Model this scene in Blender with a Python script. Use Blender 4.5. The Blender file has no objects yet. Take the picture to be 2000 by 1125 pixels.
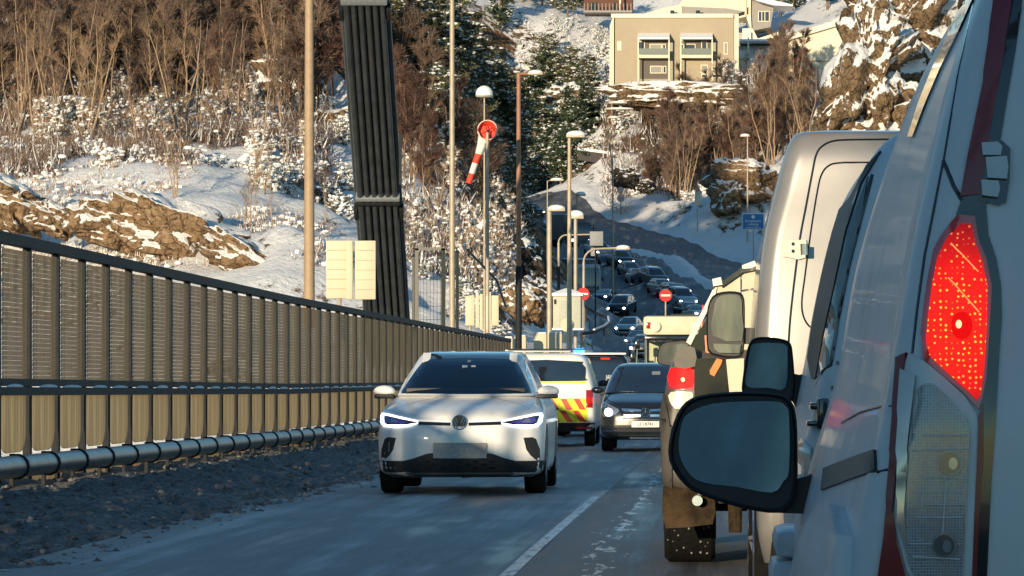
import bpy, bmesh, math, random
import numpy as np
from mathutils import Vector, Matrix
from mathutils.bvhtree import BVHTree
from mathutils.geometry import tessellate_polygon

# ---------------------------------------------------------------- camera, light
SC = bpy.context.scene
F, CX, CY, CZ = 8000.0, 1400.0, 740.0, 1.23      # pixels of the 2000 px photograph
cam = bpy.data.objects.new('camera', bpy.data.cameras.new('camera'))
SC.collection.objects.link(cam)
cam.location = (0, 0, CZ); cam.rotation_euler = (math.radians(90), 0, 0)
cam.data.sensor_width = 36; cam.data.lens = 36*F/2000
cam.data.shift_x = -(CX-1000)/2000; cam.data.shift_y = (CY-562.5)/2000
cam.data.clip_start = 0.1; cam.data.clip_end = 6000
SC.camera = cam
SUN_EL, SUN_AZ = math.radians(7.6), math.radians(18)   # azimuth: behind the camera, this far to the left
wd = bpy.data.worlds.new('World'); SC.world = wd; wd.use_nodes = True
nt = wd.node_tree; bg = nt.nodes['Background']
sky = nt.nodes.new('ShaderNodeTexSky'); sky.sky_type = 'NISHITA'; sky.sun_disc = False
sky.sun_elevation = SUN_EL; sky.sun_rotation = math.pi + SUN_AZ
sky.air_density = 1.0; sky.dust_density = 0.0; sky.ozone_density = 3.0
tint = nt.nodes.new('ShaderNodeMix'); tint.data_type = 'RGBA'; tint.blend_type = 'MULTIPLY'; tint.inputs[0].default_value = 1; tint.inputs[7].default_value = (.88, 1.0, .93, 1)
nt.links.new(sky.outputs[0], tint.inputs[6]); nt.links.new(tint.outputs[2], bg.inputs[0]); bg.inputs[1].default_value = 0.15
sd = bpy.data.lights.new('sun', 'SUN'); sd.energy = 4.3; sd.angle = math.radians(0.55); sd.color = (1.0, 0.81, 0.55)
so = bpy.data.objects.new('sun', sd); SC.collection.objects.link(so)
tosun = Vector((-math.sin(SUN_AZ)*math.cos(SUN_EL), -math.cos(SUN_AZ)*math.cos(SUN_EL), math.sin(SUN_EL)))
so.rotation_euler = tosun.to_track_quat('Z', 'Y').to_euler(); so.location = tosun*60
SC.view_settings.view_transform = 'Standard'; SC.view_settings.look = 'None'
SC.view_settings.exposure = 0.45; SC.view_settings.gamma = 1.0
SC.cycles.max_bounces = 6; SC.cycles.transparent_max_bounces = 12
SC.cycles.caustics_reflective = False; SC.cycles.caustics_refractive = False

# ---------------------------------------------------------------- helpers
R = random.Random(7)
ORG = [Vector((0, 0, 0))]
def P(px, py, Y): return Vector(((px-CX)*Y/F, Y, CZ-(py-CY)*Y/F))
def sc(Y): return F/Y

def tag(o, label=None, cat=None, group=None, kind=None):
    if label: o['label'] = label
    if cat: o['category'] = cat
    if group: o['group'] = group
    if kind: o['kind'] = kind
    return o
def thing(name, label, cat, loc=(0, 0, 0), rz=0, group=None):
    o = bpy.data.objects.new(name, None); SC.collection.objects.link(o)
    o.location = loc; o.rotation_euler = (0, 0, rz); o.empty_display_size = .2
    return tag(o, label, cat, group)
def copy_tree(o, parent=None):
    c = o.copy(); SC.collection.objects.link(c); c.parent = parent
    for ch in list(o.children): copy_tree(ch, c)
    return c

class MB:
    """collects polygons of one mesh"""
    def __init__(s): s.v = []; s.f = []; s.m = []
    def add(s, vs, fs, mi=0):
        b = len(s.v); s.v += [tuple(x) for x in vs]; s.f += [tuple(i+b for i in f) for f in fs]; s.m += [mi]*len(fs); return s
    def box(s, c, d, mi=0, rot=None, bev=0):
        c = Vector(c); h = Vector(d)/2
        if bev:
            bm = bmesh.new(); bmesh.ops.create_cube(bm, size=1)
            for q in bm.verts: q.co = Vector((q.co.x*d[0], q.co.y*d[1], q.co.z*d[2]))
            bmesh.ops.bevel(bm, geom=bm.edges[:], offset=bev, segments=2, affect='EDGES', profile=.6)
            bm.verts.index_update()
            vs = [(rot @ q.co if rot else q.co)+c for q in bm.verts]; fs = [[q.index for q in f.verts] for f in bm.faces]
            bm.free(); return s.add(vs, fs, mi)
        vs = [Vector((x*h.x, y*h.y, z*h.z)) for x in (-1, 1) for y in (-1, 1) for z in (-1, 1)]
        vs = [(rot @ q if rot else q)+c for q in vs]
        return s.add(vs, [(0, 1, 3, 2), (4, 6, 7, 5), (0, 4, 5, 1), (2, 3, 7, 6), (0, 2, 6, 4), (1, 5, 7, 3)], mi)
    def tube(s, pts, rad, n=8, mi=0, cap=True):
        pts = [Vector(p) for p in pts]
        if not hasattr(rad, '__len__'): rad = [rad]*len(pts)
        vs = []; fs = []
        up = Vector((0, 0, 1)) if abs((pts[-1]-pts[0]).normalized().z) < .9 else Vector((1, 0, 0))
        for i, p in enumerate(pts):
            t = (pts[min(i+1, len(pts)-1)]-pts[max(i-1, 0)]).normalized()
            a = t.cross(up).normalized(); b = a.cross(t)
            for k in range(n):
                w = 2*math.pi*k/n; vs.append(p+(a*math.cos(w)+b*math.sin(w))*rad[i])
        for i in range(len(pts)-1):
            for k in range(n): fs.append((i*n+k, i*n+(k+1) % n, (i+1)*n+(k+1) % n, (i+1)*n+k))
        if cap: fs += [tuple(range(n))[::-1], tuple(range((len(pts)-1)*n, len(pts)*n))]
        return s.add(vs, fs, mi)
    def prism(s, poly, f3, depth, mi=0):
        """poly 2-D, f3(u,v)->point, depth = vector"""
        n = len(poly); d = Vector(depth); a = [Vector(f3(*p)) for p in poly]
        tr = tessellate_polygon([[Vector((p[0], p[1], 0)) for p in poly]])
        vs = a+[p+d for p in a]
        fs = [tuple(t) for t in tr]+[tuple(i+n for i in t[::-1]) for t in tr]+[(i, i+n, (i+1) % n+n, (i+1) % n) for i in range(n)]
        return s.add(vs, fs, mi)
    def stack(s, rings, mi=0, caps=True):
        n = len(rings[0]); vs = [p for r in rings for p in r]
        fs = [(i*n+k, i*n+(k+1) % n, (i+1)*n+(k+1) % n, (i+1)*n+k) for i in range(len(rings)-1) for k in range(n)]
        if caps: fs += [tuple(range(n))[::-1], tuple(range((len(rings)-1)*n, len(rings)*n))]
        return s.add(vs, fs, mi)
    def sphere(s, c, r, mi=0, n=10, m=6):
        c = Vector(c); r = Vector(r) if hasattr(r, '__len__') else Vector((r, r, r))
        rings = []
        for i in range(m+1):
            t = math.pi*i/m-math.pi/2; q = max(math.cos(t), .02)
            rings.append([c+Vector((r.x*q*math.cos(2*math.pi*k/n), r.y*q*math.sin(2*math.pi*k/n), r.z*math.sin(t))) for k in range(n)])
        return s.stack(rings, mi)
    def bvh(s): return BVHTree.FromPolygons([Vector(v) for v in s.v], s.f)
    def build(s, name, mats, parent=None, smooth=35, link=True, fix=True):
        me = bpy.data.meshes.new(name); o = ORG[0]
        me.from_pydata([(v[0]-o.x, v[1]-o.y, v[2]-o.z) for v in s.v], [], s.f)
        if not isinstance(mats, (list, tuple)): mats = [mats]
        for m in mats: me.materials.append(m)
        if len(mats) > 1: me.polygons.foreach_set('material_index', s.m)
        if fix or smooth:
            bm = bmesh.new(); bm.from_mesh(me)
            if fix: bmesh.ops.recalc_face_normals(bm, faces=bm.faces[:])
            if smooth:
                a = math.radians(smooth)
                for f in bm.faces: f.smooth = True
                for e in bm.edges:
                    if len(e.link_faces) == 2 and e.calc_face_angle(0) > a: e.smooth = False
            bm.to_mesh(me); bm.free()
        ob = bpy.data.objects.new(name, me)
        if link: SC.collection.objects.link(ob)
        if parent: ob.parent = parent
        return ob

def rrect(z, y0, y1, hw, r0=.3, r1=.3, b0=.0, b1=.0, xc=0, e=2.2):
    """rounded rectangle ring in plan; y0 = near end. r = corner depth (y); x radius 0.8 of it."""
    pts = []
    def corner(sx, yb, d, r, b, rev):
        rx = min(r*.8, hw*.95); c = []
        for k in range(9):
            t = math.pi/2*k/8
            x = hw-rx+rx*math.sin(t)**(2/e); y = yb+d*(b*((hw-rx)/hw)**2+r-r*math.cos(t)**(2/e))
            c.append((xc+sx*x, y, z))
        return c[::-1] if rev else c
    def edge(yb, d, r, b, rev):
        rx = min(r*.8, hw*.95); w = hw-rx; c = []
        for k in range(1, 10):
            x = -w+2*w*k/10; c.append((xc+x, yb+d*b*(x/hw)**2, z))
        return c[::-1] if rev else c
    pts += edge(y0, 1, r0, b0, False) + corner(1, y0, 1, r0, b0, False)
    ya, yb_ = pts[-1][1], y1-(b1*((hw-min(r1*.8, hw*.95))/hw)**2+r1)
    for k in range(1, 12): pts.append((xc+hw, ya+(yb_-ya)*k/12, z))
    pts += corner(1, y1, -1, r1, b1, True) + edge(y1, -1, r1, b1, True) + corner(-1, y1, -1, r1, b1, False)
    for k in range(1, 12): pts.append((xc-hw, yb_+(ya-yb_)*k/12, z))
    pts += corner(-1, y0, 1, r0, b0, True)
    return pts
def body(levels, sub=3, xc=0, oy=0, oz=0):
    """levels: (z,y0,y1,hw,r0,r1,b0,b1); smooth interpolation between them"""
    L = np.array([list(l)+[0]*(8-len(l)) for l in levels], float); rings = []
    for i in range(len(L)-1):
        p0 = L[max(i-1, 0)]; p1 = L[i]; p2 = L[i+1]; p3 = L[min(i+2, len(L)-1)]
        for k in range(sub):
            t = k/sub
            d1 = (p2-p0)/2; d2 = (p3-p1)/2
            # limited tangents: no overshoot
            dl = p2-p1
            d1 = np.where(d1*dl <= 0, 0, np.sign(dl)*np.minimum(abs(d1), 1.5*abs(dl)))
            d2 = np.where(d2*dl <= 0, 0, np.sign(dl)*np.minimum(abs(d2), 1.5*abs(dl)))
            q = (2*t**3-3*t**2+1)*p1+(t**3-2*t**2+t)*d1+(-2*t**3+3*t**2)*p2+(t**3-t**2)*d2
            rings.append(q)
    rings.append(L[-1])
    mb = MB(); mb.stack([[(x+0, y+oy, z+oz) for x, y, z in rrect(q[0], q[1], q[2], q[3], q[4], q[5], q[6], q[7], xc=xc)] for q in rings])
    return mb

def pxray(px, py):
    d = Vector(((px-CX)/F, 1, -(py-CY)/F)).normalized(); return Vector((0, 0, CZ)), d
def frontray(x, z): return Vector((x, -5, z)), Vector((0, 1, 0))
def sideray(sx, xc=0):
    return lambda y, z: (Vector((xc+sx*5, y, z)), Vector((-sx, 0, 0)))
def hit(bvh, ray, u, v):
    o, d = ray(u, v); h = bvh.ray_cast(o, d)
    if h[0] is None:
        # nearest point to the ray at the body's depth
        best = None
        for t in (0, 2, 4, 5, 6, 6.7, 8, 10, 12, 14, 17, 22, 26):
            q = bvh.find_nearest(o+d*t)
            if q[0] is not None:
                tt = (q[0]-o).dot(d); dist = (o+d*tt-q[0]).length
                if best is None or dist < best[0]: best = (dist, q[0], q[1])
        return best[1], best[2] if best[2].dot(d) < 0 else -best[2]
    n = h[1] if h[1].dot(d) < 0 else -h[1]
    return h[0], n
def decal(bvh, poly, ray=frontray, off=.008, thick=.02, cell=.08, mb=None, mi=0):
    """a thin solid piece laid on a surface: polygon in (u,v), dropped on the surface along the ray"""
    bm = bmesh.new()
    bm.faces.new([bm.verts.new((p[0], p[1], 0)) for p in poly])
    us = [p[0] for p in poly]; vs_ = [p[1] for p in poly]
    for ax, lo, hi in ((0, min(us), max(us)), (1, min(vs_), max(vs_))):
        c = lo+cell
        while c < hi-cell*.2:
            pl = [0, 0, 0]; no = [0, 0, 0]; pl[ax] = c; no[ax] = 1
            bmesh.ops.bisect_plane(bm, geom=bm.verts[:]+bm.edges[:]+bm.faces[:], plane_co=pl, plane_no=no); c += cell
    bmesh.ops.triangulate(bm, faces=[f for f in bm.faces if len(f.verts) > 4])
    bm.verts.index_update(); mb = mb or MB()
    base = len(mb.v); top = []; bot = []
    for v in bm.verts:
        p, n = hit(bvh, ray, v.co.x, v.co.y); top.append(p+n*off); bot.append(p+n*(off-thick))
    n = len(top)
    fs = [[v.index for v in f.verts] for f in bm.faces]
    fs2 = [[i+n for i in f[::-1]] for f in fs]
    bd = [[e.verts[0].index, e.verts[1].index, e.verts[1].index+n, e.verts[0].index+n] for e in bm.edges if len(e.link_faces) == 1]
    bm.free(); mb.add(top+bot, fs+fs2+bd, mi); return mb
def seam(bvh, pts, ray=frontray, r=.004, step=.05, off=.0, mb=None):
    """dark gap line lying on a surface"""
    mb = mb or MB(); q = []
    for a, b in zip(pts[:-1], pts[1:]):
        L = math.hypot(b[0]-a[0], b[1]-a[1]); k = max(1, int(L/step))
        for i in range(k): q.append((a[0]+(b[0]-a[0])*i/k, a[1]+(b[1]-a[1])*i/k))
    q.append(pts[-1]); W = []
    for u, v in q:
        p, n = hit(bvh, ray, u, v); W.append(p+n*off)
    mb.tube(W, r, 6); return mb
def smooth_poly(pts, k=3):
    """closed Catmull-Rom"""
    n = len(pts); out = []
    for i in range(n):
        p0, p1, p2, p3 = [np.array(pts[(i+j-1) % n], float) for j in range(4)]
        for a in range(k):
            t = a/k
            out.append(tuple(.5*((2*p1)+(-p0+p2)*t+(2*p0-5*p1+4*p2-p3)*t*t+(-p0+3*p1-3*p2+p3)*t**3)))
    return out
def ellipse(cx, cy, rx, ry, n=20): return [(cx+rx*math.cos(2*math.pi*k/n), cy+ry*math.sin(2*math.pi*k/n)) for k in range(n)]
def rect(x0, z0, x1, z1): return [(x0, z0), (x1, z0), (x1, z1), (x0, z1)]
def mirx(poly): return [(-x, z) for x, z in poly][::-1]
def text_mb(s, size, mapf, depth=(0, .004, 0), sx=1):
    cu = bpy.data.curves.new('t', 'FONT'); cu.body = s; cu.size = size; cu.align_x = 'CENTER'; cu.align_y = 'CENTER'; cu.resolution_u = 2
    o = bpy.data.objects.new('t', cu); SC.collection.objects.link(o)
    dg = bpy.context.evaluated_depsgraph_get(); me = bpy.data.meshes.new_from_object(o.evaluated_get(dg))
    mb = MB(); d = Vector(depth); vs = [Vector(mapf(v.co.x*sx, v.co.y)) for v in me.vertices]
    mb.add(vs, [tuple(p.vertices) for p in me.polygons])
    bpy.data.objects.remove(o); bpy.data.curves.remove(cu); bpy.data.meshes.remove(me)
    return mb

# ---------------------------------------------------------------- materials
MAT = {}
def newmat(name):
    if name in MAT: raise RuntimeError(name)
    m = bpy.data.materials.new(name); m.use_nodes = True; n = m.node_tree; b = n.nodes['Principled BSDF']
    MAT[name] = m; return m, n, b
def N(n, t, **kw):
    x = n.nodes.new(t)
    for k, v in kw.items():
        if k in x.inputs: x.inputs[k].default_value = v
        else: setattr(x, k, v)
    return x
def coords(n, scale=(1, 1, 1), kind='Object'):
    tc = N(n, 'ShaderNodeTexCoord'); mp = N(n, 'ShaderNodeMapping'); mp.inputs['Scale'].default_value = scale
    n.links.new(tc.outputs[kind], mp.inputs[0]); return mp.outputs[0]
def noise(n, vec, scale, detail=4, rough=.6):
    t = N(n, 'ShaderNodeTexNoise'); t.inputs['Scale'].default_value = scale; t.inputs['Detail'].default_value = detail
    t.inputs['Roughness'].default_value = rough; n.links.new(vec, t.inputs['Vector']); return t.outputs['Fac']
def ramp(n, fac, stops):
    r = N(n, 'ShaderNodeValToRGB'); e = r.color_ramp.elements
    while len(e) < len(stops): e.new(.5)
    for x, (p, c) in zip(e, stops): x.position = p; x.color = (*c, 1) if len(c) == 3 else c
    n.links.new(fac, r.inputs[0]); return r.outputs[0]
def mixc(n, fac, a, b):
    m = N(n, 'ShaderNodeMix'); m.data_type = 'RGBA'
    for s, x in ((0, fac), (6, a), (7, b)):
        if hasattr(x, 'is_linked') or isinstance(x, bpy.types.NodeSocket): n.links.new(x, m.inputs[s])
        else: m.inputs[s].default_value = x if s == 0 else (*x, 1)
    return m.outputs[2]
def math_(n, op, a, b=0.0):
    m = N(n, 'ShaderNodeMath'); m.operation = op
    for i, x in enumerate((a, b)):
        if isinstance(x, bpy.types.NodeSocket): n.links.new(x, m.inputs[i])
        else: m.inputs[i].default_value = x
    return m.outputs[0]
def bump(n, b, h, dist=.02, st=.6):
    x = N(n, 'ShaderNodeBump'); x.inputs['Distance'].default_value = dist; x.inputs['Strength'].default_value = st
    n.links.new(h, x.inputs['Height']); n.links.new(x.outputs[0], b.inputs['Normal'])
def plain(name, col, rough=.5, metal=0, coat=0, var=.12, scale=8, bm=0, spec=.5, dirt=0, dirtcol=(.12, .09, .06)):
    if name in MAT: return MAT[name]
    m, n, b = newmat(name); v = coords(n); f = noise(n, v, scale)
    c = ramp(n, f, [(.3, tuple(x*(1-var) for x in col)), (.7, tuple(min(x*(1+var), 1) for x in col))])
    if dirt:
        g = noise(n, v, 3.1, 6, .7); g = ramp(n, g, [(.62-dirt*.3, (0, 0, 0)), (.8, (1, 1, 1))]); c = mixc(n, g, c, dirtcol)
    n.links.new(c, b.inputs['Base Color'])
    b.inputs['Roughness'].default_value = rough; b.inputs['Metallic'].default_value = metal
    b.inputs['Coat Weight'].default_value = coat; b.inputs['Coat Roughness'].default_value = .04
    b.inputs['Specular IOR Level'].default_value = spec
    if bm: bump(n, b, noise(n, v, scale*6, 3), bm)
    return m
def emit(name, col, st, base=(.02, .02, .02)):
    if name in MAT: return MAT[name]
    m, n, b = newmat(name); b.inputs['Base Color'].default_value = (*base, 1)
    b.inputs['Emission Color'].default_value = (*col, 1); b.inputs['Emission Strength'].default_value = st
    m.cycles.emission_sampling = 'NONE'; b.inputs['Specular IOR Level'].default_value = .1; return m

white_paint = plain('white_paint', (.78, .77, .75), .45, coat=.5, var=.03)
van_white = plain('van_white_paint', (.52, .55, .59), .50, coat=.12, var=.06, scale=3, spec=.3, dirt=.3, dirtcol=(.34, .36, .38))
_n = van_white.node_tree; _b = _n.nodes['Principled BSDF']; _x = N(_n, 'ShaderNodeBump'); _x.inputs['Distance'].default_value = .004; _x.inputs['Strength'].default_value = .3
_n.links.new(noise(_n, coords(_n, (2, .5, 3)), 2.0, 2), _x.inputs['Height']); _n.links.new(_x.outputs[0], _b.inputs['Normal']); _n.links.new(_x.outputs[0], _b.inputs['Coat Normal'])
silver_paint = plain('silver_paint', (.46, .45, .43), .38, metal=.35, coat=.6, var=.05)
dark_paint = plain('dark_blue_paint', (.012, .016, .022), .25, coat=1, spec=.4)
black_paint = plain('black_paint', (.012, .012, .014), .3, coat=.8)
black_plastic = plain('black_plastic', (.018, .019, .021), .55, var=.25, scale=20)
gloss_black = plain('gloss_black', (.01, .01, .012), .12, coat=.5)
rubber = plain('rubber', (.008, .008, .008), .9, var=.4, scale=30, bm=.01, spec=.15)
glass_dark = plain('tinted_glass', (.012, .016, .022), .05, coat=1, spec=.9, var=.3, scale=2)
chrome = plain('chrome', (.75, .75, .76), .15, metal=1)
grime = plain('dirty_underbody', (.030, .022, .014), .9, var=.6, scale=9, bm=.02, spec=.08, dirt=.6, dirtcol=(.10, .065, .035))
grey_plastic = plain('pale_grey_plastic', (.42, .47, .50), .45)
steel_dark = plain('dark_steel', (.014, .016, .018), .65, var=.3, spec=.25)
steel_pole = plain('galvanised_steel', (.42, .35, .26), .55, metal=.2, var=.15, scale=4)
rust_pole = plain('red_brown_pole', (.33, .15, .085), .6, var=.15, scale=4)
snow = plain('snow', (.82, .82, .83), .8, var=.04, scale=3, bm=.03)
plate_mat = plain('plate_white', (.7, .68, .64), .5)
plate_grey = plain('plate_grey', (.36, .33, .31), .6, var=.2, scale=30)
red_plastic = plain('dark_red_plastic', (.16, .005, .010), .3, coat=.2)
cream = plain('cream_panel', (.62, .55, .40), .6, var=.08, scale=3)
yellow_vest = plain('hi_vis_yellow', (.55, .75, .05), .7)
skin = plain('skin', (.45, .26, .18), .6)
dark_cloth = plain('dark_cloth', (.02, .02, .025), .9)
# ---------------------------------------------------------------- ground
def zr(Y):      # height of the bridge deck
    return float(np.interp(Y, [20, 30, 45, 80, 166, 200], [0, 0, -.05, -.16, -.16, .1]))
def hash2(ix, iy, s):
    h = (ix*374761393+iy*668265263+s*1442695041) & 0xffffffff
    h = ((h ^ (h >> 13))*1274126177) & 0xffffffff
    return ((h ^ (h >> 16)) & 0xffff)/65535.0
def vnoise(x, y, s=0):
    ix = np.floor(x).astype(np.int64); iy = np.floor(y).astype(np.int64); fx = x-ix; fy = y-iy
    fx = fx*fx*(3-2*fx); fy = fy*fy*(3-2*fy)
    a = hash2(ix, iy, s); b = hash2(ix+1, iy, s); c = hash2(ix, iy+1, s); d = hash2(ix+1, iy+1, s)
    return (a*(1-fx)+b*fx)*(1-fy)+(c*(1-fx)+d*fx)*fy-.5
def fbm(x, y, wl, oct=4, s=0):
    r = 0; a = 1
    for k in range(oct): r = r+a*vnoise(x/wl, y/wl, s+k); wl /= 2.1; a *= .5
    return r
CP = [(1185, 800, 166), (1507, 800, 166), (1190, 790, 180), (1520, 790, 180), (1300, 770, 200), (1267, 732, 240), (1400, 740, 240), (1600, 740, 240),
 (1228, 692, 290), (1235, 662, 318), (1210, 630, 345), (1165, 602, 370), (1130, 590, 385), (1080, 560, 405), (1040, 505, 440), (1000, 458, 480), (960, 425, 520),
 (1400, 625, 325), (1450, 685, 280), (1340, 585, 352), (1270, 542, 380), (1215, 510, 405), (1150, 480, 430), (1080, 450, 460), (1030, 435, 482),
 (1430, 525, 425), (1300, 475, 455), (1200, 438, 478), (1110, 408, 500), (1010, 392, 522), (1500, 575, 385), (1600, 640, 330),
 (1450, 460, 462), (1300, 398, 506), (1200, 352, 536), (1120, 340, 562), (1000, 350, 590), (1400, 405, 492), (1200, 300, 552), (1300, 335, 530), (1450, 330, 512), (1450, 500, 447), (1300, 452, 478), (1200, 410, 503), (1100, 388, 530), (1000, 372, 556), (1250, 162, 531), (1400, 162, 531), (1520, 162, 531),
 (1100, 250, 555), (1100, 110, 600), (1200, 158, 558), (1300, 158, 552), (1440, 160, 548), (1560, 160, 548), (1640, 150, 548), (1440, 60, 600), (1700, 230, 490), (1760, 120, 530), (1720, 0, 560),
 (1300, 10, 650), (1500, 0, 650), (1150, 20, 640), (1800, 300, 460), (2000, 400, 400), (2100, 650, 300), (2300, 0, 560), (2000, 760, 200),
 (0, 345, 248), (200, 372, 246), (400, 380, 242), (500, 425, 237), (600, 475, 232), (660, 560, 222), (0, 450, 237), (300, 520, 227), (550, 575, 217), (0, 640, 222), (0, 760, 208), (500, 760, 204),
 (800, 618, 222), (900, 650, 225), (980, 668, 218), (1040, 676, 222), (1110, 690, 230), (1180, 690, 260),
 (0, 250, 295), (300, 255, 295), (600, 335, 275), (700, 405, 272), (850, 450, 270), (930, 500, 272), (990, 565, 270), (1020, 600, 265),
 (0, 150, 330), (300, 145, 330), (600, 205, 300), (800, 300, 284), (900, 355, 296), (950, 430, 315), (975, 470, 325),
 (0, 50, 368), (300, 32, 368), (600, 62, 336), (800, 150, 318), (940, 250, 328), (965, 340, 345), (990, 420, 390),
 (0, -70, 392), (600, -40, 352), (900, 40, 600), (1000, 150, 590), (800, -20, 600), (600, -60, 560), (1040, 250, 565), (-1200, 300, 260), (-1200, 150, 330), (-1200, 0, 400), (-1000, 760, 205), (-2500, 100, 350)]
WP = [(-36, 368, 27), (-31, 360, 24), (-39, 380, 27), (-33, 390, 24), (-40, 402, 27), (-27, 385, 22), (-26, 440, 19), (-31, 405, 21), (-22, 475, 20), (-60, 430, 37), (-45, 420, 32), (-38, 500, 33), (-60, 150, -9), (-30, 172, -6), (-14, 172, -3), (-120, 120, -10), (40, 150, -3), (90, 150, -4), (-100, 760, 74), (0, 760, 74), (100, 760, 74), (-60, 1000, 90), (80, 1000, 90), (-200, 500, 62), (200, 500, 45), (160, 300, 20)]
pts = [P(*c) for c in CP]+[Vector(w) for w in WP]
A_ = np.array([(p.x, p.y*.6) for p in pts]); Z_ = np.array([p.z for p in pts])
def tpsk(d2): return np.where(d2 > 0, d2*np.log(np.maximum(d2, 1e-9))*.5, 0)
def d2_(a, b): return (a[:, None, 0]-b[None, :, 0])**2+(a[:, None, 1]-b[None, :, 1])**2
n_ = len(A_); K = np.zeros((n_+3, n_+3)); K[:n_, :n_] = tpsk(d2_(A_, A_))+np.eye(n_)*5.0
K[:n_, n_] = 1; K[:n_, n_+1:] = A_; K[n_, :n_] = 1; K[n_+1:, :n_] = A_.T
W_ = np.linalg.solve(K, np.concatenate([Z_, [0, 0, 0]]))
def tps(X, Y):
    q = np.stack([np.ravel(X), np.ravel(Y)*.6], 1); out = np.zeros(len(q))
    for i in range(0, len(q), 20000):
        s = q[i:i+20000]; out[i:i+20000] = tpsk(d2_(s, A_)) @ W_[:n_]+W_[n_]+s @ W_[n_+1:]
    return out.reshape(np.shape(X))
def gl(lst): return [P(*c) for c in lst]
ROADS = [  # centre lines, width
 ([Vector((-1.2, 160, 0)), Vector((-1.5, 175, 0)), Vector((-2.4, 200, 0)), Vector((-3.4, 240, 0)), Vector((-5.4, 290, 0))]+gl([(1235, 662, 318), (1205, 630, 345), (1165, 602, 370), (1120, 575, 392), (1068, 535, 420), (1030, 492, 447), (1000, 458, 480), (950, 430, 500), (860, 420, 515)]), 7.5),
 ([Vector((1.5, 175, 0)), Vector((2.5, 220, 0)), Vector((2.0, 270, 0))]+gl([(1405, 622, 325), (1345, 585, 352), (1275, 542, 380), (1220, 510, 405), (1150, 478, 432), (1085, 450, 460), (1030, 433, 485), (960, 418, 505), (880, 410, 515)]), 7.5),
 ([Vector((22, 250, 0)), Vector((16, 330, 0))]+gl([(1520, 600, 380), (1424, 542, 416), (1294, 488, 449), (1196, 450, 471), (1118, 426, 489), (1028, 400, 512), (930, 410, 510), (800, 405, 514)]), 10)]
def resample(pl, step=3):
    q = np.array([[p.x, p.y] for p in pl]); out = []
    for i in range(len(q)-1):
        p0, p1, p2, p3 = q[max(i-1, 0)], q[i], q[i+1], q[min(i+2, len(q)-1)]
        k = max(1, int(np.linalg.norm(p2-p1)/step))
        for a in range(k):
            t = a/k; out.append(.5*((2*p1)+(-p0+p2)*t+(2*p0-5*p1+4*p2-p3)*t*t+(-p0+3*p1-3*p2+p3)*t**3))
    out.append(q[-1]); return np.array(out)
RL = [(resample(a), w) for a, w in ROADS]
GX = np.concatenate([np.arange(-260, -80, 6), np.arange(-80, 46, .7), np.arange(46, 260, 6)])
GY = np.concatenate([np.arange(166.5, 560, .9), np.arange(560, 700, 2.5), np.arange(700, 1500, 40)])
XX, YY = np.meshgrid(GX, GY); ZZ = tps(XX, YY)
dist = np.full(XX.shape, 1e9)
for q, w in RL:
    for a in q[::2]: dist = np.minimum(dist, np.hypot(XX-a[0], YY-a[1])-w/2)
k = np.clip((dist-.5)/7, 0, 1); k = k*k*(3-2*k)
BASE = ZZ.copy()
rid = 1-2*np.abs(fbm(XX, YY*1.3, 9, 3, 11))
ZZ = ZZ+k*(fbm(XX, YY, 26, 3, 1)*3.0+fbm(XX, YY, 7, 4, 5)*1.5+(rid-.7)*.7)
ZZ = ZZ+np.clip(1-np.abs(dist-1.6)/1.4, 0, 1)*(.45+.35*fbm(XX, YY, 2.5, 2, 9))      # ploughed ridges beside the roads
far = np.clip((YY-600)/100, 0, 1); ZZ = ZZ+far*fbm(XX, YY, 60, 3, 3)*14
def bil(G, x, y):
    i = int(np.clip(np.searchsorted(GX, x)-1, 0, len(GX)-2)); j = int(np.clip(np.searchsorted(GY, y)-1, 0, len(GY)-2))
    u = (x-GX[i])/(GX[i+1]-GX[i]); v = (y-GY[j])/(GY[j+1]-GY[j]); u = min(max(u, 0), 1); v = min(max(v, 0), 1)
    return float((G[j, i]*(1-u)+G[j, i+1]*u)*(1-v)+(G[j+1, i]*(1-u)+G[j+1, i+1]*u)*v)
def H(x, y): return bil(ZZ, x, y) if y > 166.5 else zr(y)
def HB(x, y): return float(tps(np.array([x]), np.array([y]))[0])

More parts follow.
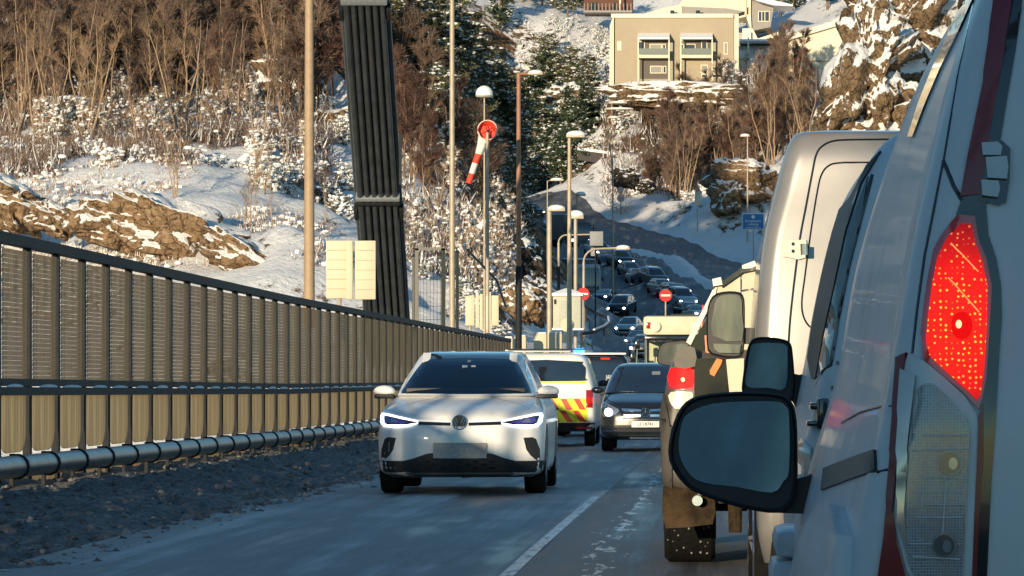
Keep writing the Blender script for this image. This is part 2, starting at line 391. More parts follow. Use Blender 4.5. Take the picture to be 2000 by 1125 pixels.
def snowrock(name, rock1, rock2, lo=.52, hi=.66, snowc=(.84, .83, .82), sn=.30, ns=.9):
    m, n, b = newmat(name); v = coords(n)
    geo = N(n, 'ShaderNodeNewGeometry'); sx = N(n, 'ShaderNodeSeparateXYZ'); n.links.new(geo.outputs['Normal'], sx.inputs[0])
    a = noise(n, v, ns, 6, .7); a2 = noise(n, v, .22, 4, .6)
    s = math_(n, 'ADD', sx.outputs['Z'], math_(n, 'MULTIPLY', math_(n, 'SUBTRACT', a, .5), sn*2))
    s = math_(n, 'ADD', s, math_(n, 'MULTIPLY', math_(n, 'SUBTRACT', a2, .5), sn))
    mr = N(n, 'ShaderNodeMapRange'); mr.inputs[1].default_value = lo; mr.inputs[2].default_value = hi; n.links.new(s, mr.inputs[0])
    rc = ramp(n, noise(n, v, 1.3+ns, 9, .8), [(.30, tuple(x*.22 for x in rock1)), (.46, rock1), (.62, rock2), (.75, tuple(x*.5 for x in rock1))])
    ve = N(n, 'ShaderNodeTexVoronoi'); ve.feature = 'DISTANCE_TO_EDGE'; ve.inputs['Scale'].default_value = ns*.55; vd = N(n, 'ShaderNodeVectorMath'); vd.operation = 'ADD'
    nd = N(n, 'ShaderNodeTexNoise'); nd.inputs['Scale'].default_value = 1.6; n.links.new(v, nd.inputs['Vector']); n.links.new(v, vd.inputs[0]); n.links.new(nd.outputs['Color'], vd.inputs[1]); n.links.new(vd.outputs[0], ve.inputs['Vector'])
    rc = mixc(n, ramp(n, ve.outputs['Distance'], [(.0, (0, 0, 0)), (.07, (1, 1, 1))]), tuple(x*.2 for x in rock1), rc)
    n.links.new(mixc(n, mr.outputs[0], rc, snowc), b.inputs['Base Color']); b.inputs['Roughness'].default_value = .85
    b.inputs['Specular IOR Level'].default_value = .2
    bump(n, b, math_(n, 'ADD', noise(n, v, 2.2, 8, .7), math_(n, 'MULTIPLY', mr.outputs[0], .5)), .35, .7)
    return m
terrain_mat = snowrock('snowy_ground', (.13, .075, .04), (.24, .15, .09), .70, .80, sn=.5)
rock_mat = snowrock('snowy_rock', (.20, .125, .070), (.36, .255, .155), .36, .42, sn=.85, ns=2.2)
crag_mat = snowrock('snow_plastered_rock', (.15, .10, .06), (.28, .20, .12), .12, .18, sn=1.1, ns=1.3)
rock_dark = snowrock('dark_snowy_rock', (.035, .03, .028), (.09, .075, .06), .5, .58, sn=.4)

nx, ny = len(GX), len(GY)
vs = np.stack([XX.ravel(), YY.ravel(), ZZ.ravel()], 1)
idx = np.arange(nx*ny).reshape(ny, nx)
fs = np.stack([idx[:-1, :-1].ravel(), idx[:-1, 1:].ravel(), idx[1:, 1:].ravel(), idx[1:, :-1].ravel()], 1)
me = bpy.data.meshes.new('hillside_terrain'); me.from_pydata(vs.tolist(), [], fs.tolist()); me.materials.append(terrain_mat)
me.polygons.foreach_set('use_smooth', [True]*len(me.polygons))
ob = bpy.data.objects.new('hillside_terrain', me); SC.collection.objects.link(ob); tag(ob, kind='structure')
wm, wn, wb = newmat('sea_water'); wb.inputs['Base Color'].default_value = (.02, .035, .045, 1); wb.inputs['Roughness'].default_value = .12
bump(wn, wb, noise(wn, coords(wn), .5, 4), .2)
sea = MB().add([(-3000, -3000, -22), (3000, -3000, -22), (3000, 3000, -22), (-3000, 3000, -22)], [(0, 1, 2, 3)]).build('water', wm, smooth=0, fix=False); tag(sea, kind='structure')

# roads
def road_material(name, near=False, lift=1.0):
    m, n, b = newmat(name); v = coords(n)
    st = coords(n, (1.5, .035, 1)); f = noise(n, st, 1.1, 5, .65); g = noise(n, v, .35, 3); h = noise(n, v, 18, 3)
    s = math_(n, 'ADD', math_(n, 'MULTIPLY', f, .75), math_(n, 'MULTIPLY', g, .25))
    c = ramp(n, s, [(q_, tuple(x*lift for x in c_)) for q_, c_ in [(.38, (.05, .05, .052)), (.46, (.13, .135, .14)), (.52, (.28, .29, .30)), (.60, (.50, .52, .53))]])
    if not near: c = ramp(n, s, [(.36, (.07, .072, .078)), (.5, (.12, .125, .135)), (.64, (.24, .25, .27))])
    c = mixc(n, math_(n, 'MULTIPLY', h, .35), c, (.05, .05, .05))
    rgh = N(n, 'ShaderNodeMapRange'); n.links.new(s, rgh.inputs[0]); rgh.inputs[1].default_value = .38; rgh.inputs[2].default_value = .55
    rgh.inputs[3].default_value = .34; rgh.inputs[4].default_value = .72
    if near:
        sep = N(n, 'ShaderNodeSeparateXYZ'); n.links.new(v, sep.inputs[0])
        band = math_(n, 'SUBTRACT', 1.0, math_(n, 'MULTIPLY', math_(n, 'ABSOLUTE', math_(n, 'ADD', sep.outputs['X'], .80)), 4.2))
        ice = math_(n, 'GREATER_THAN', math_(n, 'ADD', noise(n, coords(n, (6, .9, 1)), 1.4, 5, .7), math_(n, 'MULTIPLY', band, .17)), .70)
        wet = math_(n, 'GREATER_THAN', sep.outputs['X'], -1.25)
        c = mixc(n, math_(n, 'MULTIPLY', wet, .55), c, (.035, .035, .04))
        c = mixc(n, ice, c, (.55, .60, .64))
    n.links.new(c, b.inputs['Base Color']); n.links.new(rgh.outputs[0], b.inputs['Roughness'])
    b.inputs['Specular IOR Level'].default_value = .35
    bump(n, b, noise(n, v, 40, 3), .01, .5)
    return m
asphalt = road_material('frosty_asphalt', True); asphalt2 = road_material('frosty_asphalt_far', lift=1.5)
mb = MB(); ys = list(range(-60, 168, 4)); rows = [(x, y, zr(y)) for y in ys for x in (-4.7, -2, 0, 2, 5.2)]
mb.add(rows, [(i*5+k, i*5+k+1, i*5+k+6, i*5+k+5) for i in range(len(ys)-1) for k in range(4)])
tag(mb.build('road', asphalt, smooth=0), kind='structure')
mb = MB()   # bridge deck slab under and beside the road
mb.box((-1.5, 52, -.75), (17.4, 228, 1.0)); tag(mb.build('bridge_deck', plain('concrete', (.28, .27, .25), .8), smooth=0), kind='structure')
for (q, w), nm in zip(RL, ('valley_road', 'slip_road', 'main_road')):
    mb = MB(); r = []
    for i, a in enumerate(q):
        t = q[min(i+1, len(q)-1)]-q[max(i-1, 0)]; t = t/np.linalg.norm(t); nn = np.array([t[1], -t[0]])
        for k in (-1, -.5, 0, .5, 1):
            p = a+nn*k*w/2; z = max(H(*p), HB(*p)) if p[1] > 167 else zr(p[1]); r.append((p[0], p[1], z+.09-.04*abs(k)))
    mb.add(r, [(i*5+k, i*5+k+1, i*5+k+6, i*5+k+5) for i in range(len(q)-1) for k in range(4)])
    tag(mb.build(nm, asphalt2, smooth=0), kind='structure')
# centre line
m, n, b = newmat('worn_line_paint'); v = coords(n)
n.links.new(ramp(n, noise(n, coords(n, (9, 1.6, 1)), 1.5, 5, .7), [(.36, (.12, .125, .13)), (.50, (.60, .64, .66))]), b.inputs['Base Color']); b.inputs['Roughness'].default_value = .5
mb = MB(); r = []; ys = np.arange(20, 45, .5)
for y in ys:
    xc = -1.31+max(0, (y-46))*.004
    r += [(xc-.045, y, zr(y)+.004), (xc+.045, y, zr(y)+.004)]
mb.add(r, [(2*i, 2*i+1, 2*i+3, 2*i+2) for i in range(len(ys)-1)]); tag(mb.build('centre_line', m, smooth=0), kind='structure')

# gritty verge with heaped slush, sunlit snow ledge behind the screen
m, n, b = newmat('gritty_slush'); v = coords(n)
c = ramp(n, noise(n, v, 11, 9, .85), [(.36, (.05, .05, .05)), (.47, (.13, .135, .14)), (.58, (.26, .27, .28)), (.70, (.55, .56, .57))])
n.links.new(c, b.inputs['Base Color']); b.inputs['Roughness'].default_value = .8; bump(n, b, noise(n, v, 9, 8, .75), .08, 1)
def strip(x0, x1, y0, y1, dx, dy, zf, name, mat):
    xs = np.arange(x0, x1+dx*.5, dx); ys = np.arange(y0, y1+dy*.5, dy); X, Y = np.meshgrid(xs, ys); Z = zf(X, Y)
    v = np.stack([X.ravel(), Y.ravel(), Z.ravel()], 1); I = np.arange(X.size).reshape(X.shape)
    f = np.stack([I[:-1, :-1].ravel(), I[:-1, 1:].ravel(), I[1:, 1:].ravel(), I[1:, :-1].ravel()], 1)
    me = bpy.data.meshes.new(name); me.from_pydata(v.tolist(), [], f.tolist()); me.materials.append(mat)
    me.polygons.foreach_set('use_smooth', [True]*len(me.polygons))
    o = bpy.data.objects.new(name, me); SC.collection.objects.link(o); return o
ZR = lambda Y: np.interp(Y, [20, 30, 45, 80, 166, 200], [0, 0, -.05, -.16, -.16, .1])
def vz(X, Y):
    t = np.clip((-4.35+.18*fbm(X*0, Y, 5, 3, 2)-X)/3.8, 0, 1)
    return ZR(Y)-.03+.06*t**.6+np.clip(t*8, 0, 1)*(fbm(X, Y, .30, 3, 21)*.13+fbm(X, Y, 1.6, 2, 8)*.05)
tag(strip(-8.5, -4.3, 26, 166, .09, .13, vz, 'verge', m), kind='structure')
_r = random.Random(11); lump = MB()
for q in range(6500):
    y = 27+70*_r.random()**1.5; x = _r.uniform(-8.2, -4.25) if _r.random() < .8 else _r.gauss(-4.4, .18); sz = min(_r.lognormvariate(-4.0, .45), .055)
    zz = float(vz(np.array([x]), np.array([y]))[0]); b0 = len(lump.v)
    lump.sphere((x, y, zz+sz*.3), (sz, sz*_r.uniform(.7, 1.2), sz*.7), n=5, m=3)
    for k_ in range(b0, len(lump.v)):
        a_ = lump.v[k_]; lump.v[k_] = (a_[0]+_r.uniform(-.25, .25)*sz, a_[1]+_r.uniform(-.25, .25)*sz, a_[2]+_r.uniform(-.2, .2)*sz)
tag(lump.build('slush_lumps', plain('grey_slush', (.16, .165, .17), .85, var=.8, scale=6), smooth=0, fix=False), kind='stuff')
tag(strip(-11.0, -8.55, 24, 168, .15, .22, lambda X, Y: ZR(Y)+.12+fbm(X, Y, 1.3, 4, 31)*.34-np.clip((-9.8-X), 0, 3)*.6, 'snow_ledge', snow), kind='structure')
tag(strip(5.1, 7.2, -40, 166, .3, .5, lambda X, Y: ZR(Y)+.08+fbm(X, Y, 1.3, 3, 37)*.2, 'snow_verge', snow), kind='structure')

# ---------------------------------------------------------------- the screen fence
def translucent(name, c1, c2, sc3, tr=.5, see=0):
    m = bpy.data.materials.new(name); m.use_nodes = True; n = m.node_tree; n.nodes.clear()
    out = N(n, 'ShaderNodeOutputMaterial'); v = coords(n, sc3)
    c = ramp(n, noise(n, v, 1, 5, .65), [(.35, c1), (.65, c2)])
    d = N(n, 'ShaderNodeBsdfDiffuse'); t = N(n, 'ShaderNodeBsdfTranslucent'); x = N(n, 'ShaderNodeMixShader'); x.inputs[0].default_value = tr
    g = N(n, 'ShaderNodeBsdfGlossy'); g.inputs['Roughness'].default_value = .35; y = N(n, 'ShaderNodeMixShader'); y.inputs[0].default_value = .06
    n.links.new(c, d.inputs[0]); n.links.new(c, t.inputs[0]); n.links.new(d.outputs[0], x.inputs[1]); n.links.new(t.outputs[0], x.inputs[2])
    n.links.new(x.outputs[0], y.inputs[1]); n.links.new(g.outputs[0], y.inputs[2]); 
    z = N(n, 'ShaderNodeMixShader'); z.inputs[0].default_value = see; tb = N(n, 'ShaderNodeBsdfTransparent'); n.links.new(y.outputs[0], z.inputs[1]); n.links.new(tb.outputs[0], z.inputs[2]); n.links.new(z.outputs[0], out.inputs[0]); return m
tp = translucent('translucent_slats', (.31, .245, .165), (.50, .40, .275), (9, 9, .6), .72, .22)
lp = translucent('weathered_translucent_board', (.42, .33, .21), (.98, .82, .56), (26, 26, .6), .74, .05)
FX = -8.4; BAY = 2.15; NB = 80; Y0F = 166.0-BAY*NB
fence = thing('bridge_fence', 'long dark steel screen fence with tan slatted upper and rounded lower panels along the bridge', 'fence', (FX, 20, 0))
def fz(y): return zr(y)
postm = MB().box((0, 0, 1.5), (.10, .12, 3.0), bev=.01).build('post', steel_dark, fence)
upm = MB()
for k in range(27): upm.box((.03, 0, 1.31+k*.0575), (.010, BAY-.45, .054), rot=Matrix.Rotation(.12, 3, 'Y'))
for q in (-.75, 0, .75): upm.box((-.02, q, 2.06), (.012, .02, 1.50))
upm = upm.build('slatted_panel', tp, fence, smooth=0)
lo = MB(); hw = BAY/2-.17; lo.box((0.006, 0, .11), (.012, BAY-.3, .28))
pl = [(-hw, 1.10), (-hw, .68)]+[(-hw+.42*(1-math.cos(a)), .68-.27*math.sin(a)) for a in (0.4, .8, 1.2, 1.55)]+[(hw-.42*(1-math.cos(a)), .68-.27*math.sin(a)) for a in (1.55, 1.2, .8, .4)]+[(hw, .68), (hw, 1.10)]
lo.prism(pl, lambda u, w: (0, u, w), (.012, 0, 0)); lom = lo.build('lower_panel', lp, fence, smooth=0)
for i in range(NB+1):
    y = 166.0-i*BAY
    p = postm if i == 0 else postm.copy(); u = upm if i == 0 else upm.copy(); l = lom if i == 0 else lom.copy()
    for o, yy in ((p, y), (u, y-BAY/2), (l, y-BAY/2)):
        if i: SC.collection.objects.link(o)
        o.parent = fence; o.location = (0, yy-20, fz(yy))
ORG[0] = Vector((FX, 20, 0)); mb = MB()
ys = np.arange(166, Y0F-.1, -BAY*2)
for (z, w, h, dx) in ((2.95, .14, .13, 0), (1.25, .10, .09, 0), (1.145, .05, .10, .09)):
    mb = MB()
    for a, c in zip(ys[:-1], ys[1:]):
        z0, z1 = fz(a)+z, fz(c)+z
        mb.add([(FX+dx+sx*w/2, yy, zz+sz*h/2) for yy, zz in ((a, z0), (c, z1)) for sx in (-1, 1) for sz in (-1, 1)], [(0, 1, 3, 2), (4, 6, 7, 5), (0, 4, 5, 1), (2, 3, 7, 6), (0, 2, 6, 4), (1, 5, 7, 3)])
    mb.build('rail', steel_dark, fence, smooth=0)
mb = MB(); rr = random.Random(3)
for i in range(NB):
    y = 166-BAY*(i+.5); L = BAY*rr.uniform(.45, .8)
    mb.add(*(lambda q: (q.v, q.f))(MB().sphere((FX+.06, y+rr.uniform(-.2, .2), fz(y)+1.20), (.05, L/2, rr.uniform(.02, .045)), n=8, m=5)))
mb.build('snow_ridge', snow, fence); 
# pipe rail with clamps
ORG[0] = Vector((0, 0, 0))
pr = thing('pipe_rail', 'grey steel pipe rail with dark clamps running low in front of the tan screen fence', 'pipe', (-7.75, 24, 0)); ORG[0] = Vector((-7.75, 24, 0))
pipe_m = plain('pipe_steel', (.16, .17, .18), .38, metal=.6, var=.3, scale=3)
mb = MB(); mb.tube([(-7.75, y, zr(y)+.31) for y in range(24, 168, 4)], .125, 14); mb.build('pipe', pipe_m, pr)
for i in range(66):
    y = 26+i*BAY
    if y > 166: break
    if i < 48:
        MB().tube([(-7.75, y-.035, zr(y)+.31), (-7.75, y+.035, zr(y)+.31)], .145, 14).build('clamp', steel_dark, pr)
        MB().box((-7.83, y+.15, zr(y)+.2), (.05, .06, .5)).build('bracket', steel_dark, pr, smooth=0)
ORG[0] = Vector((0, 0, 0))

# unseen hangers, added left of the view to throw the dark bands on the white SUV
hg_ = thing('bridge_hanger', 'group of three slim vertical steel hangers at the left bridge edge', 'hanger', (-8.95, 26.5, 0))
for y, r_ in ((24.7, .065), (26.45, .075), (28.05, .065)):
    MB().tube([(0, y-26.5, 0), (0, y-26.5, 24)], r_, 12).build('rod', steel_dark, hg_)
    MB().tube([(0, y-26.5, .2), (0, y-26.5, .8)], r_*1.5, 12).build('socket', steel_pole, hg_)
# unseen tower leg, added behind the camera on the left to shade the nearest vehicles
tw = thing('bridge_tower', 'tall concrete bridge tower leg beside the roadway', 'tower', (-13.2, -32.2, -20))
MB().stack([[(x*s, y*s*1.15, z) for x, y in ((-2.0, -2.4), (2.0, -2.4), (2.0, 2.4), (-2.0, 2.4))] for z, s in ((0, 1.25), (20, 1.05), (70, .85))]).build('shaft', MAT['concrete'], tw, smooth=0)
MB().box((0, 0, 71), (6, 6, 2)).build('cap', MAT['concrete'], tw, smooth=0)
# ---------------------------------------------------------------- vehicles
def wheel(*a, **k):
    o_ = ORG[0]; ORG[0] = Vector((0, 0, 0)); w_ = wheel_(*a, **k); ORG[0] = o_; return w_
def wheel_(parent, x, y, r=.34, w=.23, sx=1, hub=None):
    mb = MB(); prof = [(-w/2, r*.72), (-w/2, r*.93), (-w/2+.03, r), (w/2-.03, r), (w/2, r*.93), (w/2, r*.72)]
    n = 28; rings = [[(x+a, y+b*math.cos(2*math.pi*k/n), r+b*math.sin(2*math.pi*k/n)) for k in range(n)] for a, b in prof]
    mb.stack(rings)
    o = mb.build('wheel', rubber, parent, smooth=40)
    h = MB(); q = sx*(w/2-.015); c = Vector((x, y, r))
    h.tube([(x+q-.02*sx, y, r), (x+q, y, r)], r*.70, 20)
    for k in range(5):
        a = 2*math.pi*k/5; h.box(c+Vector((q+.012*sx, math.cos(a)*r*.35, math.sin(a)*r*.35)), (.02, r*.66, r*.16), rot=Matrix.Rotation(a, 3, 'X'))
    h.build('rim', hub or chrome, o, smooth=0); return o
def mirror(parent, x, y, z, s=1, col=None, arm=True):
    mb = MB(); mb.sphere((x+s*.13, y, z), (.125, .08, .068), n=14, m=8); o = mb.build('side_mirror', col or black_plastic, parent)
    MB().box((x+s*.03, y+.02, z-.06), (.14, .05, .035), bev=.01).build('mirror_arm', black_plastic, o); return o
drl = emit('running_light', (.93, .97, 1), 2.2); lampw = emit('headlight_glow', (1, .97, .88), 9); lampc = emit('cold_headlight', (.85, .95, 1), 9)
violet = plain('violet_lens', (.10, .08, .42), .15, coat=1)
brake = emit('brake_glow', (1, .012, .012), 1.3, (.1, .003, .003)); brakeh = emit('brake_bulb', (1, .35, .1), 6)
red_lens = plain('red_lens', (.35, .01, .015), .2, coat=1)

def emblem_ring(mb, cx, cz, r, y, w=.009):
    mb.tube([(cx+r*math.cos(2*math.pi*k/28), y, cz+r*math.sin(2*math.pi*k/28)) for k in range(29)], w, 6, cap=False)

# --- white electric SUV coming towards the camera
ORG[0] = Vector((0, 0, 0))
suv = thing('suv', 'white SUV with lit angular headlights coming towards us in the left lane', 'car', ((897-CX)/177, 45.2, zr(45.2)))
bl = [(.19, .22, 4.35, .80, .5, .4, 0, 0), (.26, .05, 4.50, .90, .42, .4, .10, .1), (.40, .0, 4.55, .925, .42, .45, .12, .1), (.62, .0, 4.57, .93, .45, .5, .14, .1),
      (.74, .02, 4.57, .93, .50, .5, .16, .1), (.84, .06, 4.55, .925, .55, .5, .18, .1), (.90, .14, 4.52, .915, .58, .5, .2, .1), (.96, .34, 4.50, .90, .6, .5, .2, .1),
      (1.02, .68, 4.47, .87, .6, .45, .2, .1), (1.07, .98, 4.45, .83, .5, .45, .2, .1), (1.10, 1.06, 4.43, .79, .4, .4, .2, .1)]
bm_ = body(bl, 3); suvw = plain('salted_white_paint', (.76, .75, .73), .42, coat=.5, var=.04, scale=5, dirt=.1, dirtcol=(.42, .40, .37))
bv = bm_.bvh(); bm_.build('body', suvw, suv)
gl_ = [(1.09, .98, 4.38, .79, .35, .5, .14, .1), (1.20, 1.20, 4.32, .755, .35, .5, .14, .1), (1.35, 1.52, 4.2, .69, .35, .5, .13, .1), (1.48, 1.82, 4.0, .625, .34, .5, .12, .1),
       (1.55, 2.02, 3.85, .59, .32, .5, .12, .1), (1.585, 2.25, 3.7, .55, .3, .4, .1, .1), (1.60, 2.6, 3.4, .45, .3, .4, .1, .1)]
gm = body(gl_, 3); gv = gm.bvh()
def wsw(z): return float(np.interp(z, [1.115, 1.22, 1.38, 1.49], [.72, .675, .585, .515]))
keep = []
for f_ in gm.f:
    c_ = [sum(gm.v[i][k] for i in f_)/len(f_) for k in range(3)]
    if c_[1] < 2.1 and 1.12 < c_[2] < 1.485 and abs(c_[0]) < wsw(c_[2])-.01: continue
    keep.append(f_)
gm.f = keep; gm.m = [0]*len(keep); gm.build('cabin', white_paint, suv)
wgm = bpy.data.materials.new('windscreen_glass'); wgm.use_nodes = True; n = wgm.node_tree; n.nodes.clear(); o_ = N(n, 'ShaderNodeOutputMaterial'); g_ = N(n, 'ShaderNodeBsdfGlossy'); g_.inputs['Roughness'].default_value = .03; g_.inputs[0].default_value = (.8, .9, 1, 1)
t_ = N(n, 'ShaderNodeBsdfTransparent'); t_.inputs[0].default_value = (.85, .9, .92, 1); fr_ = N(n, 'ShaderNodeFresnel'); fr_.inputs[0].default_value = 1.7; x_ = N(n, 'ShaderNodeMixShader'); n.links.new(fr_.outputs[0], x_.inputs[0]); n.links.new(t_.outputs[0], x_.inputs[1]); n.links.new(g_.outputs[0], x_.inputs[2]); n.links.new(x_.outputs[0], o_.inputs[0])
MB().box((0, 2.7, 1.14), (1.3, 2.9, .04)).build('interior_floor', gloss_black, suv); MB().box((0, 1.5, 1.15), (1.35, .7, .06), bev=.02).build('dashboard', black_plastic, suv)
MB().box((0, 2.9, 1.3), (1.2, .06, .36)).build('rear_bench', black_plastic, suv)
for x in (-.36, .36): MB().box((x, 2.35, 1.32), (.44, .12, .34), bev=.05).build('seat', black_plastic, suv); MB().box((x, 2.33, 1.45), (.22, .10, .14), bev=.04).build('headrest', black_plastic, suv)
dr2 = thing('person', 'driver seen dimly through the white SUV windscreen', 'person', ((897-CX)/177+.37, 45.2+2.12, zr(45.2)+.79))
m_ = MB(); m_.stack([[(a*math.cos(t), b*math.sin(t), z) for t in [2*math.pi*k/16 for k in range(16)]] for z, a, b in ((0, .18, .13), (.25, .21, .12), (.34, .17, .10), (.38, .06, .06), (.42, .055, .06), (.45, .07, .085), (.51, .08, .10), (.57, .075, .09), (.61, .04, .05))]); m_.sphere((0, -.10, .50), (.014, .02, .025), n=6, m=4)
m_.build('body', skin, dr2); MB().stack([[(a*math.cos(t), b*math.sin(t), z) for t in [2*math.pi*k/16 for k in range(16)]] for z, a, b in ((-.01, .19, .14), (.25, .22, .13), (.34, .18, .11), (.385, .07, .07))]).build('jacket', dark_cloth, dr2)
MB().sphere((0, .02, .55), (.088, .10, .075)).build('hair', dark_cloth, dr2)
ws = [(-.735, 1.115), (-.69, 1.22), (-.60, 1.38), (-.525, 1.49), (-.50, 1.50), (0, 1.515), (.50, 1.50), (.525, 1.49), (.60, 1.38), (.69, 1.22), (.735, 1.115), (0, 1.105)]
decal(gv, ws, off=.006, thick=.01, cell=.07).build('windscreen', wgm, suv)
decal(gv, [(-.50, 1.92), (0, 1.90), (.50, 1.92), (.46, 2.6), (.42, 3.5), (-.42, 3.5), (-.46, 2.6)], ray=lambda x, y: (Vector((x, y, 3)), Vector((0, 0, -1))), off=.006, cell=.1).build('glass_roof', glass_dark, suv)
for s in (-1, 1):
    poly = [(1.25, 1.13), (1.75, 1.36), (2.2, 1.50), (3.0, 1.52), (3.8, 1.42), (4.15, 1.15)]
    decal(gv, poly, ray=sideray(s), off=.006, cell=.15).build('side_window', glass_dark, suv)
    # headlights
    f = (lambda p: p) if s == 1 else mirx
    hl = decal(bv, f([(.455, .80), (.60, .835), (.80, .875), (.875, .885), (.885, .82), (.84, .765), (.70, .745), (.56, .765), (.455, .79)]), off=.004, cell=.05).build('headlight', gloss_black, suv)
    decal(bv, f([(.46, .812), (.62, .845), (.83, .887), (.885, .893), (.888, .880), (.82, .871), (.62, .830), (.46, .802)]), off=.016, cell=.04).build('light_strip', drl, hl)
    decal(bv, f([(.455, .792), (.60, .770), (.80, .768), (.850, .795), (.870, .873), (.893, .875), (.888, .80), (.85, .752), (.70, .742), (.56, .757)]), off=.016, cell=.04).build('light_strip', drl, hl)
    decal(bv, f([(.56, .795), (.70, .835), (.815, .852), (.835, .81), (.79, .785), (.64, .785)]), off=.010, cell=.05).build('projector_lens', violet, hl)
    decal(bv, f([(.68, .795), (.72, .835), (.76, .835), (.77, .795)]), off=.014, cell=.05).build('projector', plain('projector_silver', (.5, .5, .6), .2, metal=.7), hl)
    # bar to the badge
    decal(bv, f([(.10, .800), (.46, .812), (.46, .773), (.10, .762)]), off=.005, cell=.05).build('grille_bar', gloss_black, suv)
    decal(bv, f([(.10, .812), (.46, .824), (.46, .808), (.10, .796)]), off=.011, cell=.05).build('light_bar', emit('dim_light_bar', (1, .9, .8), .35, (.6, .6, .6)), suv)
    iv = decal(bv, f([(.705, .63), (.80, .635), (.835, .615), (.875, .50), (.88, .37), (.865, .36), (.78, .435), (.735, .50)]), off=.004, cell=.06).build('air_intake', black_plastic, suv)
    mo = mirror(suv, s*.80, 1.28, 1.14, s, white_paint)
    MB().box((s*.93, 1.27, 1.085), (.22, .14, .055), bev=.02).build('lower_cover', black_plastic, mo)
    wheel(suv, s*.805, .86, .355, .235, s); wheel(suv, s*.805, 3.63, .355, .235, s)
    decal(bv, ellipse(.86, .36, .42, .42), ray=sideray(s), off=.004, cell=.12).build('wheel_arch', black_plastic, suv)
    decal(bv, ellipse(3.63, .36, .42, .42), ray=sideray(s), off=.004, cell=.12).build('wheel_arch', black_plastic, suv)
    MB().box((s*.50, 1.985, 1.528), (.09, .20, .012), rot=Matrix.Rotation(.5, 3, 'X')).build('roof_rail_end', white_paint, suv)
low = [(-.915, .40), (-.70, .405), (-.56, .37), (-.42, .44), (-.30, .465), (.30, .465), (.42, .44), (.56, .37), (.70, .405), (.915, .40), (.90, .255), (.62, .225), (-.62, .225), (-.90, .255)]
low = [(-.915, .375), (-.62, .375), (-.50, .405), (-.36, .455), (-.25, .465), (.25, .465), (.36, .455), (.50, .405), (.62, .375), (.915, .375), (.905, .22), (.62, .20), (-.62, .20), (-.905, .22)]
decal(bv, low, off=.005, cell=.06).build('lower_bumper', black_plastic, suv)
mb = MB()
for i in range(4):
    for k in range(9):
        if (i+k) % 2 == 0: decal(bv, ellipse(-.36+k*.09, .30+i*.035, .034, .013, 8), off=.010, thick=.006, cell=.3, mb=mb)
mb.build('grille_mesh', gloss_black, suv)
decal(bv, [(-.60, .245), (.60, .245), (.56, .225), (-.56, .225)], off=.012, cell=.1).build('skid_trim', plain('trim_grey', (.12, .12, .12), .5), suv)
pl_ = decal(bv, rect(-.285, .405, .30, .575), off=.03, thick=.02, cell=.1).build('licence_plate', plate_grey, suv)
bd = MB(); yb = hit(bv, frontray, 0, .80)[0].y-.014
bd.tube([(0, yb+.012, .80), (0, yb, .80)], .078, 24); bg_ = bd.build('badge', gloss_black, suv)
bd = MB(); emblem_ring(bd, 0, .80, .078, yb-.006, .008)
for pts in ([(-.048, .855), (-.018, .795), (0, .826), (.018, .795), (.048, .855)], [(-.064, .83), (-.026, .742), (0, .79), (.026, .742), (.064, .83)]):
    bd.tube([(a, yb-.006, z) for a, z in pts], .0065, 6)
bd.build('badge_letters', chrome, bg_)
# inside the windscreen: sensor housing, stickers, driver
decal(gv, rect(-.02, 1.465, .02, 1.485), off=.012, thick=.004).build('camera_housing', plain('sensor_grey', (.35, .36, .38), .5), suv)
decal(gv, rect(-.07, 1.405, -.01, 1.425), off=.012, thick=.004).build('sticker', plate_mat, suv)
decal(gv, rect(.03, 1.41, .08, 1.425), off=.012, thick=.004).build('sticker', plate_mat, suv)
# bonnet shut lines
for s in (-1, 1): seam(bv, [(s*.30, 1.075), (s*.62, 1.00), (s*.80, .93), (s*.86, .895)], r=.004, off=-.002).build('bonnet_gap', gloss_black, suv)

# --- generic road vehicle; near face at y=0
def plate_text(parent, bv, s, x, z, w=.5, h=.11, ray=frontray, off=.02):
    p = decal(bv, rect(x-w/2, z-h/2, x+w/2, z+h/2), ray=ray, off=off, thick=.015, cell=.2).build('licence_plate', plate_mat, parent)
    y = hit(bv, ray, x, z)[0].y-off-.004
    text_mb(s, h*.78, lambda u, v: (x+u*.92, y, z+v), (0, .002, 0)).build('plate_letters', gloss_black, p, smooth=0)
# oncoming dark people carrier
mpv = thing('people_carrier', 'dark blue people carrier with one round headlight visible and two bar chrome grille', 'car', (-1.36, 78, zr(78)))
W = .865
bl = [(.22, .25, 4.7, W-.1, .5, .3), (.30, .06, 4.8, W-.02, .45, .3, .12), (.45, .0, 4.85, W, .45, .3, .14), (.65, .0, 4.85, W, .48, .3, .16), (.80, .03, 4.85, W, .5, .3, .2), (.90, .10, 4.85, W-.01, .55, .3, .22),
      (.97, .28, 4.85, W-.02, .6, .3, .2), (1.05, .62, 4.84, W-.04, .6, .3, .2), (1.13, .95, 4.82, W-.06, .5, .3, .2)]
m_ = body(bl, 3); bv = m_.bvh(); m_.build('body', dark_paint, mpv)
g_ = body([(1.12, .90, 4.8, W-.06, .35, .3, .12), (1.3, 1.25, 4.78, W-.11, .35, .3, .12), (1.5, 1.62, 4.7, W-.19, .35, .3, .1), (1.63, 1.9, 4.6, W-.27, .35, .3, .1), (1.68, 2.1, 4.5, W-.38, .3, .3, .1), (1.70, 2.4, 4.3, W-.5, .3, .3, .1)], 3)
gv = g_.bvh(); g_.build('cabin', dark_paint, mpv)
decal(gv, [(-.765, 1.145), (-.70, 1.32), (-.60, 1.52), (-.54, 1.61), (0, 1.625), (.54, 1.61), (.60, 1.52), (.70, 1.32), (.765, 1.145), (0, 1.135)], off=.006, cell=.1).build('windscreen', glass_dark, mpv)
